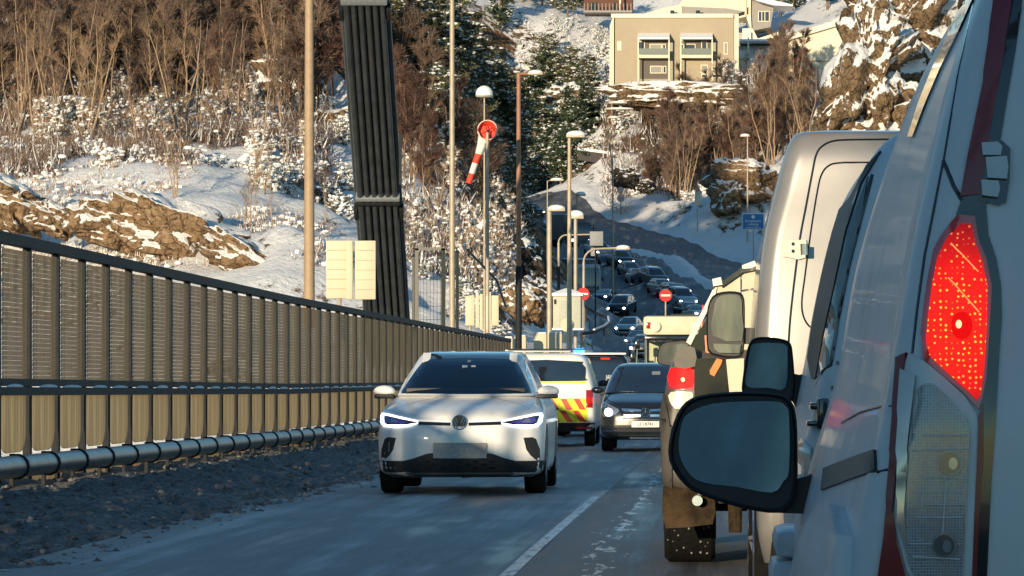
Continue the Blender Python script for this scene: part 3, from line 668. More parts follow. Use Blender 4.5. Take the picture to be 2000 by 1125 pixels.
for s in (-1, 1):
    f = (lambda p: p) if s == 1 else mirx
    h = decal(bv, f(smooth_poly([(.50, .78), (.62, .86), (.78, .93), (.83, .92), (.845, .75), (.80, .66), (.62, .68)], 3)), off=.004, cell=.07).build('headlight', plain('lamp_chrome', (.45, .47, .5), .2, metal=.8), mpv)
    decal(bv, ellipse(s*.70, .745, .078, .078, 16), off=.018, cell=.06).build('bulb', emit('round_headlight', (.9, .96, 1), 2.2), h)
    mirror(mpv, s*(W-.05), 1.2, 1.17, s, dark_paint)
    for y in (.95, 3.9): wheel(mpv, s*(W-.12), y, .33, .22, s)
    decal(bv, f([(.52, .395), (.80, .41), (.80, .385), (.52, .375)]), off=.012, cell=.1).build('bumper_trim', chrome, mpv)
    decal(bv, f([(.09, .80), (.46, .82), (.44, .775), (.09, .765)]), off=.010, cell=.1).build('grille_bar', chrome, mpv)
    decal(bv, f([(.09, .705), (.42, .705), (.40, .665), (.09, .66)]), off=.010, cell=.1).build('grille_bar', chrome, mpv)
decal(bv, [(-.50, .85), (.50, .85), (.44, .62), (-.44, .62)], off=.003, cell=.1).build('grille', gloss_black, mpv)
decal(bv, [(-.60, .50), (.60, .50), (.60, .30), (-.60, .30)], off=.003, cell=.1).build('lower_intake', black_plastic, mpv)
decal(bv, [(-.30, .262), (.70, .262), (.70, .24), (-.30, .24)], off=.022, cell=.1).build('bumper_trim', chrome, mpv)
y = hit(bv, frontray, 0, .74)[0].y-.02; mb = MB(); emblem_ring(mb, 0, .74, .085, y, .010)
for a in (90, 210, 330): mb.tube([(0, y, .74), (.083*math.cos(math.radians(a)), y, .74+.083*math.sin(math.radians(a)))], .009, 6)
mb.build('badge', chrome, mpv); plate_text(mpv, bv, 'LS 18741', .0, .52, .52, .115)
decal(gv, rect(.10, 1.46, .26, 1.52), off=.012, thick=.004).build('sun_visor_card', plain('card_grey', (.25, .27, .28), .6), mpv)

# vans seen from behind
def van(name, label, loc, W, Ht, L, paint, cat='van'):
    t = thing(name, label, cat, loc)
    m_ = body([(.32, .12, L-.2, W-.08, .15, .4, .04, .3), (.45, .02, L-.02, W, .16, .5, .05, .4), (.9, .0, L, W, .16, .6, .05, .4), (1.05, .02, L-.25, W-.01, .16, .6, .05, .4), (1.2, .05, L-.9, W-.03, .16, .5, .05, .3), (Ht*.82, .12, L-1.6, W-.12, .18, .4, .05, .2), (Ht-.10, .18, L-1.9, W-.2, .2, .4, .05, .2), (Ht-.02, .28, L-2.1, W-.32, .25, .4, .05), (Ht, .45, L-2.3, W-.5, .2, .3)], 4)
    m_.build('body', paint, t)
    for s in (-1, 1):
        for y in (.95, L-.95): wheel(t, s*(W-.13), y, .34, .22, s)
    return t, m_.bvh()
yel = plain('chevron_yellow', (.75, .72, .02), .4); redc = plain('chevron_red', (.62, .05, .02), .4); yel2 = plain('pale_yellow', (.62, .70, .10), .4)
amb, bv = van('emergency_van', 'white emergency van seen from behind with red and yellow chevrons and blue roof light', (-3.45, 84, zr(84)), .95, 1.92, 5.0, white_paint)
decal(bv, [(-.86, 1.80), (-.80, 1.855), (.80, 1.855), (.86, 1.80), (.88, 1.30), (-.88, 1.30)], off=.003, cell=.15).build('window_frame', yel2, amb)
decal(bv, smooth_poly([(-.80, 1.42), (-.76, 1.76), (.70, 1.74), (.745, 1.62), (.75, 1.40), (.68, 1.345), (-.74, 1.345)], 2), off=.014, cell=.12).build('rear_window', glass_dark, amb)
chv = decal(bv, rect(-.90, .50, .80, .99), off=.004, cell=.2).build('chevron_panel', yel, amb)
mb = MB()
for i in range(8):
    x = -.84+i*.27
    for q in ([(x, .98), (x+.12, .98), (x+.25, .76), (x+.13, .76)], [(x-.02, .74), (x+.10, .74), (x+.26, .51), (x+.13, .51)]):
        if q[2][0] < .80: decal(bv, q, off=.011, thick=.004, cell=.2, mb=mb)
mb.build('chevron_stripe', redc, chv)
decal(bv, rect(-.93, .33, .93, .49), off=.03, thick=.04, cell=.2).build('rear_bumper', black_plastic, amb)
for s in (-1, 1):
    tl = decal(bv, rect(s*.83-.065, .80, s*.83+.065, 1.16), off=.012, cell=.1).build('tail_light', red_lens, amb)
    decal(bv, rect(s*.84-.05, .90, s*.84+.05, 1.0), off=.018, cell=.1).build('brake_light', brake, tl)
    mirror(amb, s*.9, 3.6, 1.3, s)
decal(bv, rect(.55, .39, .88, .42), off=.036, thick=.01, cell=.2).build('reflector', red_lens, amb)
lb = MB().box((-.25, .75, 1.97), (1.35, .25, .06), bev=.02).build('light_bar', plain('light_bar_clear', (.6, .58, .5), .3), amb)
MB().box((.60, .75, 1.975), (.22, .22, .09), bev=.03).build('blue_light', emit('blue_flash', (.04, .2, 1), 5), amb)
MB().tube([(-.9, .5, 2.0), (.75, .5, 2.0)], .012).build('roof_wire', black_plastic, amb)

dv, bv = van('cargo_van', 'dark navy van with snow along its roof edge just beyond the emergency van', (-2.95, 99, zr(99)), .97, 1.98, 5.0, dark_paint)
decal(bv, rect(-.82, 1.28, .82, 1.78), off=.005, cell=.2).build('rear_window', glass_dark, dv)
decal(bv, rect(.14, 1.86, .36, 1.895), off=.012, cell=.1).build('brake_light', emit('high_brake', (1, .05, .04), .8, (.3, .01, .01)), dv)
MB().box((0, .5, 2.0), (1.5, .5, .05), bev=.02).build('roof_snow', snow, dv)
y = hit(bv, frontray, .3, 1.4)[0].y-.012
text_mb('JANSER', .15, lambda u, v: (.42+u*.62, y-.01, 1.43+v), (0, .003, 0)).build('van_lettering', plate_mat, dv, smooth=0)
MB().box((.44, y, 1.31), (.40, .006, .05)).build('lettering_line', plain('mid_grey', (.3, .3, .3), .6), dv, smooth=0)
for s in (-1, 1): decal(bv, rect(s*.86-.05, .8, s*.86+.05, 1.2), off=.01, cell=.1).build('tail_light', red_lens, dv)
plate_text(dv, bv, 'DL 40562', 0, .55)

# tall service vehicle with glazed cab, round work lamps and a driver in hi-vis
sv = thing('service_vehicle', 'cream service vehicle with round roof lamps and glazed cab, driver in yellow inside', 'truck', (-1.45, 140, zr(140)))
MB().box((0, 1.2, 2.95), (2.05, 1.9, .62), bev=.14).build('roof', cream, sv)
MB().box((0, 1.2, 2.55), (1.95, 1.8, .16), bev=.03).build('roof_band', gloss_black, sv)
for x, y in ((-.93, .35), (.93, .35), (-.93, 2.0), (.93, 2.0)): MB().box((x, y, 1.95), (.11, .12, 1.15), bev=.03).build('cab_pillar', black_plastic, sv)
MB().tube([(-.93, .24, 1.45), (-.93, .24, 2.5)], .03).build('grab_rail', chrome, sv)
MB().box((0, 1.4, .95), (2.1, 2.6, 1.0), bev=.1).build('body', cream, sv)
MB().box((0, .12, 1.0), (1.6, .5, .8), bev=.1).build('engine_cover', cream, sv)
rear = plain('pale_window', (.42, .45, .30), .25)
MB().box((0, 2.05, 1.95), (1.75, .02, 1.0)).build('rear_window', rear, sv, smooth=0)
for x in (-.62, .66):
    l = MB().tube([(x, .22, 2.92), (x, .14, 2.92)], .17, 20).build('work_lamp', cream, sv); MB().tube([(x, .14, 2.92), (x, .12, 2.92)], .14, 20).build('lens', plain('lamp_lens', (.8, .72, .5), .2), l)
MB().box((-.86, .2, 2.96), (.12, .1, .2), bev=.02).build('marker_light', red_lens, sv)
MB().box((.25, .9, 3.29), (.75, .5, .06)).build('roof_plate', gloss_black, sv)
MB().tube([(.93, .2, 1.6), (.93, .2, 3.6)], .03).build('warning_pole', plain('pole_red', (.7, .05, .04), .5), sv)
for x in (-.8, .8):
    for y in (.7, 2.4): wheel(sv, x, y, .5, .35, 1 if x > 0 else -1)
for x, z in ((-1.2, 2.35), (-1.35, 1.95)): MB().box((x, .3, z), (.16, .08, .28), bev=.03).build('side_mirror', gloss_black, sv)
MB().tube([(-.9, .4, 2.5), (-1.2, .3, 2.5), (-1.25, .3, 1.7)], .02).build('mirror_arm', chrome, sv)
sv.scale = (1.05, 1.05, 1.09)
# driver (bust seen through the glass)
dr = thing('person', 'driver in yellow hi-vis jacket and dark cap seated in the cream service vehicle cab', 'person', (-1.75, 141.25, zr(140)+1.50))
m_ = MB(); m_.stack([[(a*math.cos(t), b*math.sin(t), z) for t in [2*math.pi*k/16 for k in range(16)]] for z, a, b in ((0, .20, .15), (.15, .20, .14), (.38, .24, .14), (.50, .21, .12), (.56, .11, .09), (.60, .06, .07), (.66, .06, .07), (.70, .075, .09), (.78, .085, .105), (.86, .08, .10), (.91, .04, .05))])
m_.tube([(-.22, 0, .48), (-.28, -.12, .25), (-.18, -.36, .20)], (.065, .055, .04), 10); m_.tube([(.22, 0, .48), (.28, -.12, .25), (.18, -.36, .20)], (.065, .055, .04), 10)
m_.build('body', skin, dr)
MB().stack([[(a*math.cos(t), b*math.sin(t), z) for t in [2*math.pi*k/16 for k in range(16)]] for z, a, b in ((-.01, .21, .16), (.15, .21, .15), (.38, .25, .15), (.50, .225, .13), (.57, .12, .10))]).tube([(-.22, 0, .48), (-.285, -.12, .25), (-.20, -.28, .21)], (.08, .07, .055), 10).tube([(.22, 0, .48), (.285, -.12, .25), (.20, -.28, .21)], (.08, .07, .055), 10).build('jacket', yellow_vest, dr)
MB().sphere((0, .01, .86), (.10, .12, .085)).box((0, -.13, .84), (.12, .10, .012)).build('cap', dark_cloth, dr)
ORG[0] = Vector((0, 0, 0))

# driver of the white SUV, behind the tinted windscreen
# --- queue ahead of the camera. A: nearest van (all polygons below are dropped on its body)
A0 = Vector((1.15, 6.7, 0)); ORG[0] = A0
va = thing('panel_van', 'near white panel van filling the right edge with its red rear lamp lit', 'van', A0)
XC = 1.18
def hA(x): return XC-x
bm_ = body([(.22, 6.95, 11.2, hA(.30), .14, .5, 0, .3), (.45, 6.84, 11.5, hA(.22), .12, .6, .02, .3), (.80, 6.76, 11.6, hA(.20), .10, .7, .02, .4), (1.0, 6.74, 11.2, hA(.235), .09, .7, .02, .4), (1.15, 6.74, 10.8, hA(.272), .09, .6, .02, .3),
    (1.28, 6.75, 10.3, hA(.297), .09, .4, .02, .2), (1.5, 6.77, 10.3, hA(.337), .10, .3, .02, .2), (1.76, 6.80, 9.8, hA(.405), .11, .3, .02, .2), (1.95, 6.83, 9.5, hA(.48), .12, .3, .02, .2), (2.08, 6.88, 9.3, hA(.57), .15, .3, .02, .2), (2.15, 6.98, 9.1, hA(.70), .18, .3, .02), (2.18, 7.2, 8.8, hA(.9), .2, .3)], 5, xc=XC)
bvA = bm_.bvh(); bm_.build('body', van_white, va, smooth=50)
px = lambda *a: list(a)
def dA(poly, nm, mat, off=.004, thick=.02, cell=24, parent=va, sm=0):
    return decal(bvA, smooth_poly(poly, sm) if sm else poly, ray=pxray, off=off, thick=thick, cell=cell).build(nm, mat, parent)
def sA(pts, r=.0028, nm='panel_gap', off=0, mat=None): return seam(bvA, pts, ray=pxray, r=r, step=14, off=off).build(nm, mat or gloss_black, va)
# black surround and door gap
dA([(1984, -40), (2003, -40), (1985, 90), (1966, 200), (1950, 300), (1946, 385), (1926, 400), (1931, 460), (1946, 505), (1955, 555), (1957, 620), (1952, 690), (1946, 800), (1936, 950), (1926, 1160), (1896, 1160), (1912, 830), (1925, 700), (1926, 520), (1905, 430), (1868, 420), (1880, 385), (1915, 380), (1930, 270), (1958, 100)], 'door_gap', gloss_black, .003, cell=30)
dA([(1952, -40), (1986, -40), (1962, 100), (1934, 260), (1914, 380), (1878, 385), (1893, 300), (1922, 160)], 'corner_reflector', red_plastic, .008, cell=30)
lens_m, n, b = newmat('lit_red_lens')
g = N(n, 'ShaderNodeNewGeometry'); sep = N(n, 'ShaderNodeVectorMath'); sep.operation = 'SUBTRACT'; n.links.new(g.outputs['Position'], sep.inputs[0])
BULB = pxray(1872, 636)[0]+pxray(1872, 636)[1]*6.72; sep.inputs[1].default_value = BULB
sx_ = N(n, 'ShaderNodeVectorMath'); sx_.operation = 'MULTIPLY'; sx_.inputs[1].default_value = (1, 0, .75); n.links.new(sep.outputs[0], sx_.inputs[0])
ln = N(n, 'ShaderNodeVectorMath'); ln.operation = 'LENGTH'; n.links.new(sx_.outputs[0], ln.inputs[0]); d = ln.outputs['Value']
mp = N(n, 'ShaderNodeVectorMath'); mp.operation = 'MULTIPLY'; mp.inputs[1].default_value = (105, 0, 105); n.links.new(sep.outputs[0], mp.inputs[0])
vo = N(n, 'ShaderNodeTexVoronoi'); vo.inputs['Scale'].default_value = 1; vo.inputs['Randomness'].default_value = .32; n.links.new(mp.outputs[0], vo.inputs['Vector'])
dots = ramp(n, vo.outputs['Distance'], [(.14, (1, 1, 1)), (.26, (0, 0, 0))])
near_ = ramp(n, d, [(.045, (1, 1, 1)), (.10, (.5, .5, .5)), (.16, (.0, .0, .0))])
dotc = mixc(n, near_, (1, .10, .08), (1, .55, .05)); basec = mixc(n, near_, (.16, .0, .006), (1, .012, .006))
n.links.new(mixc(n, dots, basec, dotc), b.inputs['Emission Color'])
st = N(n, 'ShaderNodeMapRange'); n.links.new(d, st.inputs[0]); st.inputs[1].default_value = .03; st.inputs[2].default_value = .17; st.inputs[3].default_value = 1.1; st.inputs[4].default_value = .42
n.links.new(st.outputs[0], b.inputs['Emission Strength']); b.inputs['Base Color'].default_value = (.08, .002, .004, 1); b.inputs['Roughness'].default_value = .4; b.inputs['Specular IOR Level'].default_value = .2
lens_m.cycles.emission_sampling = 'NONE'
lamp = dA([(1871, 420), (1847, 452), (1828, 487), (1817, 540), (1809, 593), (1803, 650), (1804, 700), (1822, 718), (1850, 742), (1880, 765), (1912, 800), (1918, 780), (1926, 740), (1932, 650), (1937, 560), (1927, 508), (1911, 468), (1904, 423)], 'tail_light', red_lens, .008, cell=18)
dA([(1875, 440), (1853, 470), (1836, 505), (1826, 555), (1819, 610), (1814, 660), (1816, 695), (1850, 728), (1885, 760), (1908, 782), (1915, 770), (1921, 730), (1926, 650), (1928, 560), (1918, 512), (1903, 472), (1897, 440)], 'brake_lens', lens_m, .016, thick=.012, cell=10, parent=lamp)
dA(ellipse(1878, 638, 21, 27, 20), 'reflector_bowl', emit('bowl_glow', (1, .004, .004), .62, (.1, 0, 0)), .021, thick=.006, parent=lamp)
dA(ellipse(1872, 636, 6, 8, 14), 'bulb', emit('bulb_glow', (1, .42, .22), 1.6), .027, thick=.006, parent=lamp)
for a, c in (((1858, 478), (1910, 533)), ((1853, 545), (1912, 612))):
    seam(bvA, [a, c], ray=pxray, r=.0012, step=8, off=.018).build('reflector_edge', emit('edge_glow', (1, .3, .1), 1.0), lamp)
# frame, clear lower lens, outer strips
frame_m = plain('lamp_frame', (.50, .54, .58), .35)
low_l = dA([(1804, 704), (1845, 738), (1885, 776), (1908, 812), (1911, 840), (1903, 1000), (1897, 1160), (1800, 1160), (1770, 1110), (1748, 1020), (1755, 900), (1765, 780), (1772, 712), (1780, 690)], 'lower_lamp', frame_m, .007, cell=24)
dA([(1911, 812), (1921, 790), (1921, 900), (1912, 1010), (1906, 1160), (1897, 1160), (1904, 1000)], 'red_edge', red_plastic, .010, cell=24, parent=low_l)
clear, n, b = newmat('ribbed_clear_lens'); v = coords(n)
bx = N(n, 'ShaderNodeTexBrick'); mp = N(n, 'ShaderNodeVectorMath'); mp.operation = 'MULTIPLY'; mp.inputs[1].default_value = (1, 0, 1); n.links.new(v, mp.inputs[0])
sw = N(n, 'ShaderNodeSeparateXYZ'); n.links.new(v, sw.inputs[0]); cb = N(n, 'ShaderNodeCombineXYZ'); n.links.new(sw.outputs['X'], cb.inputs[0]); n.links.new(sw.outputs['Z'], cb.inputs[1])
n.links.new(cb.outputs[0], bx.inputs['Vector']); bx.inputs['Scale'].default_value = 85; bx.inputs['Mortar Size'].default_value = .06; bx.offset = 0; bx.inputs['Brick Width'].default_value = .42; bx.inputs['Row Height'].default_value = .42
bx.inputs['Color1'].default_value = (.13, .135, .15, 1); bx.inputs['Color2'].default_value = (.24, .25, .27, 1); bx.inputs['Mortar'].default_value = (.38, .40, .42, 1)
c = mixc(n, ramp(n, noise(n, coords(n, (30, 1, 9)), 1, 4), [(.42, (0, 0, 0)), (.7, (1, 1, 1))]), bx.outputs['Color'], (.32, .26, .24))
n.links.new(c, b.inputs['Base Color']); b.inputs['Roughness'].default_value = .12; b.inputs['Coat Weight'].default_value = .5; b.inputs['Metallic'].default_value = 0
bump(n, b, bx.outputs['Fac'], .004, .6)
cl = dA([(1797, 760), (1806, 750), (1822, 750), (1850, 775), (1888, 818), (1893, 850), (1888, 960), (1878, 1160), (1800, 1160), (1772, 1090), (1768, 1040), (1772, 950), (1779, 861)], 'clear_lens', clear, .013, cell=14, parent=low_l)
for cx, cy in ((1857, 903), (1845, 1062)):
    o = dA(ellipse(cx, cy, 24, 25, 20), 'bulb_socket', plain('socket_grey', (.22, .23, .24), .25, metal=.5), .018, thick=.006, parent=low_l, cell=12); dA(ellipse(cx-2, cy, 20, 21, 18), 'socket_hollow', plain('socket_dark', (.07, .07, .075), .2, coat=1), .022, thick=.006, parent=low_l, cell=12)
    dA(ellipse(cx+4, cy+2, 9, 12, 12), 'bulb', plain('clear_bulb', (.3, .3, .32), .1, metal=.6), .026, thick=.006, parent=low_l, cell=12)
mb = MB()
for pp in (([(1852, 880), (1838, 1075)], .0012), ([(1806, 900), (1800, 990)], .001), ([(1780, 960), (1880, 960)], .0008), ([(1802, 985), (1884, 985)], .001), ([(1776, 1060), (1876, 1060)], .001), ([(1782, 880), (1890, 876)], .001), ([(1800, 930), (1886, 935)], .001), ([(1790, 1010), (1880, 1010)], .001), ([(1802, 850), (1889, 850)], .001), ([(1782, 1085), (1874, 1090)], .0012)):
    seam(bvA, pp[0], ray=pxray, r=pp[1], step=10, off=.016, mb=mb)
mb.build('lens_ribs', frame_m, low_l)
dA([(1758, 700), (1776, 690), (1772, 720), (1760, 850), (1745, 1000), (1752, 1060), (1778, 1160), (1712, 1160), (1728, 1050), (1744, 880)], 'outer_strip', red_plastic, .010, cell=20, parent=low_l)
dA([(1768, 722), (1792, 735), (1778, 850), (1766, 1000), (1772, 1080), (1752, 1020), (1757, 880)], 'side_reflector', plain('side_reflector', (.38, .36, .35), .15, metal=.6), .014, cell=20, parent=low_l)
# hinge
hg = dA([(1916, 272), (1952, 272), (1973, 290), (1972, 350), (1965, 396), (1950, 402), (1912, 392), (1914, 330)], 'hinge', gloss_black, .006, thick=.02, cell=20)
for q in ([(1918, 282), (1948, 280), (1957, 288), (1954, 306), (1920, 306)], [(1925, 310), (1966, 308), (1969, 330), (1966, 352), (1928, 350)], [(1916, 354), (1950, 356), (1953, 372), (1948, 388), (1918, 384)]):
    dA(q, 'hinge_knuckle', grey_plastic, .018, thick=.022, cell=20, parent=hg)
# side features
dA([(1889, -10), (1862, 50), (1822, 140), (1798, 200), (1776, 268), (1786, 268), (1812, 200), (1840, 135), (1876, 62), (1908, -10)], 'side_glass', glass_dark, .005, cell=18)
dA([(1612, 915), (1660, 897), (1712, 879), (1714, 920), (1660, 938), (1607, 958)], 'door_rail', black_plastic, .006, cell=14)
sA([(1644, 826), (1680, 806), (1720, 794), (1757, 790)]); sA([(1714, 922), (1740, 916)]); sA([(1843, 314), (1862, 362), (1880, 392)], .004)
sA([(1843, 314), (1826, 400), (1806, 500), (1792, 600), (1782, 690)], .003); sA([(1905, -10), (1870, 150), (1843, 314)], .004, off=-.002)
dA([(1600, 1030), (1628, 985), (1650, 990), (1668, 1050), (1660, 1160), (1560, 1160), (1575, 1090)], 'wheel_arch', van_white, .03, thick=.03, cell=14)
for s in (-1, 1):
    for y in (7.7, 10.7): wheel(va, XC-ORG[0].x+s*.82, y-6.7, .33, .22, s)
# fender knob low on the silhouette
k_ = MB().box((.30, 10.9, .80), (.30, .5, .075), bev=.03).build('wheel_arch_lip', van_white, va); MB().box((.295, 10.88, .70), (.31, .5, .11), bev=.03).build('sill_trim', van_white, va)
# its wing mirror
mir_m, n, b = newmat('mirror_glass'); n.links.new(ramp(n, noise(n, coords(n), 6, 6, .7), [(.3, (.52, .68, .71)), (.7, (.72, .90, .92))]), b.inputs['Base Color']); b.inputs['Metallic'].default_value = 1; b.inputs['Roughness'].default_value = .03
mir_d, n, b = newmat('mirror_glass_dusty'); n.links.new(ramp(n, noise(n, coords(n, (1, 1, .3)), 9, 5), [(.3, (.05, .06, .06)), (.7, (.13, .14, .12))]), b.inputs['Base Color']); b.inputs['Metallic'].default_value = 1; b.inputs['Roughness'].default_value = .25
def wing(parent, Y, house, glass, arm, depth=.16, mat=black_plastic, gm=mir_m, tilt=(.0, .0), k=3):
    s_ = lambda u, v: P(u, v, Y)
    mb = MB(); hs = smooth_poly(house, k); n = len(hs); cx = sum(p[0] for p in hs)/n; cy = sum(p[1] for p in hs)/n
    rings = []
    for dy, q in ((.012, .93), (0, .965), (.006, 1), (depth*.3, 1.0), (depth*.6, .93), (depth*.85, .76), (depth, .45)):
        rings.append([P(cx+(x-cx)*q, cy+(y-cy)*q, Y)+Vector((0, dy, 0)) for x, y in hs])
    mb.stack(rings); h = mb.build('side_mirror', mat, parent, smooth=50)
    gs = smooth_poly(glass, k); gcx = sum(p[0] for p in gs)/len(gs); gcy = sum(p[1] for p in gs)/len(gs)
    def fg(u, v):
        p = P(u, v, Y); return p+Vector((0, -.004+tilt[0]*(u-gcx)*Y/F+tilt[1]*(v-gcy)*Y/F, 0))
    g = MB(); g.prism(gs, fg, (0, .006, 0)); g.build('mirror_glass', gm, h, smooth=0)
    if arm:
        a = MB(); a.prism(arm, lambda u, v: P(u, v, Y+.03), (0, depth*.5, 0)); a.build('mirror_arm', mat, h, smooth=0)
    return h
wing(va, 10.0, [(1307, 900), (1310, 845), (1330, 795), (1365, 773), (1440, 765), (1515, 768), (1545, 782), (1556, 820), (1558, 890), (1557, 950), (1545, 985), (1518, 1002), (1460, 995), (1390, 975), (1340, 950)],
     [(1326, 883), (1332, 825), (1350, 804), (1385, 790), (1430, 785), (1512, 784), (1534, 793), (1541, 815), (1541, 918), (1530, 940), (1508, 962), (1438, 951), (1376, 943), (1346, 925)],
     [(1430, 985), (1558, 935), (1600, 922), (1596, 985), (1575, 1004), (1500, 1001)], tilt=(-.03, .10))

# B: second vehicle of the queue
B0 = Vector((1.25, 13, 0)); ORG[0] = B0
vb = thing('minivan', 'silver blue minivan second in the queue, showing its black door handle and small dark mirror', 'van', B0)
XB = 1.38
def hB(x): return XB-x
bm_ = body([(.25, 13.2, 17.6, hB(.34), .14, .5, 0, .3), (.5, 13.08, 17.9, hB(.29), .12, .6, .02, .3), (.9, 13.0, 17.9, hB(.27), .10, .7, .02, .4), (1.12, 13.0, 17.4, hB(.31), .09, .7, .02, .4), (1.28, 13.0, 16.6, hB(.34), .09, .5, .02, .3),
    (1.5, 13.02, 16.2, hB(.372), .09, .4, .02, .2), (1.8, 13.05, 15.8, hB(.438), .10, .3, .02, .2), (1.97, 13.1, 15.3, hB(.52), .12, .3, .02, .2), (2.05, 13.2, 14.8, hB(.64), .15, .3, .02, .2), (2.10, 13.35, 14.4, hB(.85), .18, .3, .02)], 5, xc=XB)
bvB = bm_.bvh(); bm_.build('body', van_white, vb, smooth=50)
def dB(poly, nm, mat, off=.004, thick=.02, cell=20, parent=vb): return decal(bvB, poly, ray=pxray, off=off, thick=thick, cell=cell).build(nm, mat, parent)
dB([(1722, 297), (1695, 325), (1664, 385), (1642, 410), (1628, 455), (1606, 545), (1588, 640), (1580, 700), (1588, 740), (1596, 740), (1612, 650), (1632, 560), (1655, 450), (1684, 360)], 'pillar_trim', black_plastic, .008)
dB([(1697, 345), (1658, 450), (1634, 560), (1614, 650), (1596, 738), (1606, 725), (1622, 712), (1640, 600), (1662, 500), (1684, 420)], 'door_window', plain('grey_green_glass', (.10, .13, .14), .08, coat=1), .006)
seam(bvB, [(1704, 342), (1684, 420), (1658, 520), (1638, 620), (1624, 712), (1606, 728), (1592, 750)], ray=pxray, r=.007, step=14).build('window_seal', gloss_black, vb)
for c in ((1637, 709), (1627, 758)): dB(ellipse(c[0], c[1], 3, 4, 10), 'plug', gloss_black, .006)
hd = MB(); pc, nn = hit(bvB, pxray, 1612, 805); hd.box(pc+Vector((-.025, 0, .02)), (.05, .20, .022), bev=.006).box(pc+Vector((-.03, .0, -.035)), (.06, .20, .018), bev=.006).box(pc+Vector((-.01, -.08, -.005)), (.04, .05, .10), bev=.01)
hd.build('door_handle', gloss_black, vb)
wing(vb, 16.0, [(1450, 768), (1451, 735), (1460, 680), (1472, 661), (1500, 658), (1532, 663), (1545, 672), (1549, 695), (1552, 740), (1548, 780), (1530, 790), (1470, 785)], [(1458, 754), (1460, 715), (1466, 680), (1476, 671), (1515, 670), (1535, 674), (1538, 690), (1534, 757), (1500, 757)],
     [(1545, 728), (1560, 732), (1574, 730), (1592, 700), (1598, 750), (1582, 790), (1562, 806), (1545, 780), (1500, 785), (1500, 770)], tilt=(-.03, .10))
for s in (-1, 1):
    for y in (1.0, 3.9): wheel(vb, XB-B0.x+s*.82, y, .33, .22, s)
dB([(1556, 870), (1572, 858), (1588, 875), (1588, 925), (1560, 928)], 'side_lamp', plain('clear_side_lamp', (.45, .45, .45), .15, metal=.5), .012)

# C: tall silver van
C0 = Vector((1.25, 20, 0)); ORG[0] = C0
vc = thing('high_roof_van', 'tall silver high-roof van with rear door hinge, third in the queue', 'van', C0); XC_ = 1.16
def hC(x): return XC_-x
bm_ = body([(.32, 20.2, 25.0, hC(.235), .12, .5, 0, .3), (.50, 20.05, 25.3, hC(.20), .10, .6, .02, .3), (1.0, 20.0, 25.4, hC(.187), .12, .7, .02, .4), (1.34, 20.0, 25.0, hC(.188), .11, .6, .02, .3), (1.66, 20.02, 24.6, hC(.205), .11, .5, .02, .3),
    (1.93, 20.05, 24.2, hC(.235), .11, .4, .02, .2), (2.16, 20.08, 23.9, hC(.288), .12, .4, .02, .2), (2.33, 20.10, 23.7, hC(.332), .12, .3, .02, .2), (2.41, 20.13, 23.5, hC(.365), .13, .3, .02, .2), (2.445, 20.17, 23.3, hC(.395), .14, .3, .02), (2.46, 20.28, 23.0, hC(.47), .15, .3)], 5, xc=XC_)
bvC = bm_.bvh(); bm_.build('body', plain('beige_silver_paint', (.27, .255, .24), .34, metal=.3, coat=.7, var=.06), vc, smooth=50)
def smooth_open(p, k=5):
    q = [p[0]]+list(p)+[p[-1]]; out = []
    for i in range(1, len(q)-2):
        a, b_, c_, d_ = [np.array(x, float) for x in q[i-1:i+3]]
        for m_ in range(k):
            t = m_/k; out.append(tuple(.5*((2*b_)+(-a+c_)*t+(2*a-5*b_+4*c_-d_)*t*t+(-a+3*b_-3*c_+d_)*t**3)))
    return out+[p[-1]]
def sC(pts, r=.006): return seam(bvC, smooth_open(pts), ray=pxray, r=r, step=10, off=-.001).build('door_seam', gloss_black, vc)
sC([(1800, 270), (1743, 272), (1660, 273), (1625, 276), (1604, 287), (1594, 303), (1588, 330), (1575, 400), (1562, 470), (1548, 580), (1541, 660), (1536, 780)])
sC([(1760, 316), (1702, 317), (1640, 318), (1618, 324), (1605, 340), (1597, 370), (1584, 450), (1572, 540), (1566, 590), (1570, 620), (1584, 640), (1610, 650)], .005)
h = decal(bvC, [(1524, 472), (1574, 469), (1578, 486), (1574, 504), (1560, 508), (1530, 502), (1523, 490)], ray=pxray, off=.02, thick=.03, cell=14).build('hinge', plain('hinge_cream', (.55, .52, .44), .4), vc)
MB().tube([P(1570, 476, 19.95), P(1571, 498, 19.95)], .018, 10).build('hinge_pin', chrome, h)
for y in (478, 492): decal(bvC, ellipse(1549, y, 3, 3.4, 10), ray=pxray, off=.026, thick=.01).build('hinge_bolt', gloss_black, h)
decal(bvC, [(1524, 905), (1566, 900), (1566, 1120), (1524, 1125)], ray=pxray, off=.004, cell=30).build('rear_light', plain('grey_lens', (.20, .17, .16), .3), vc)
decal(bvC, [(1450, 1050), (1640, 1050), (1640, 1120), (1450, 1120)], ray=pxray, off=.05, thick=.1, cell=30).build('rear_bumper', black_plastic, vc)
for s in (-1, 1):
    for y in (.9, 4.5): wheel(vc, XC_-C0.x+s*.85, y, .35, .24, s)
wing(vc, 24.4, [(1382, 685), (1380, 640), (1382, 600), (1392, 578), (1410, 570), (1436, 569), (1451, 576), (1455, 600), (1454, 670), (1449, 696), (1428, 700), (1400, 696)], [(1392, 655), (1393, 610), (1399, 585), (1412, 577), (1438, 576), (1448, 585), (1449, 612), (1449, 666)], [(1452, 640), (1500, 640), (1500, 672), (1452, 672)], gm=mir_d, tilt=(-.02, .02), k=2)
MB().prism([(1393, 671), (1447, 673), (1445, 690), (1405, 689), (1395, 682)], lambda u, v: P(u, v, 24.385), (0, .004, 0)).build('lower_mirror', mir_d, vc, smooth=0)
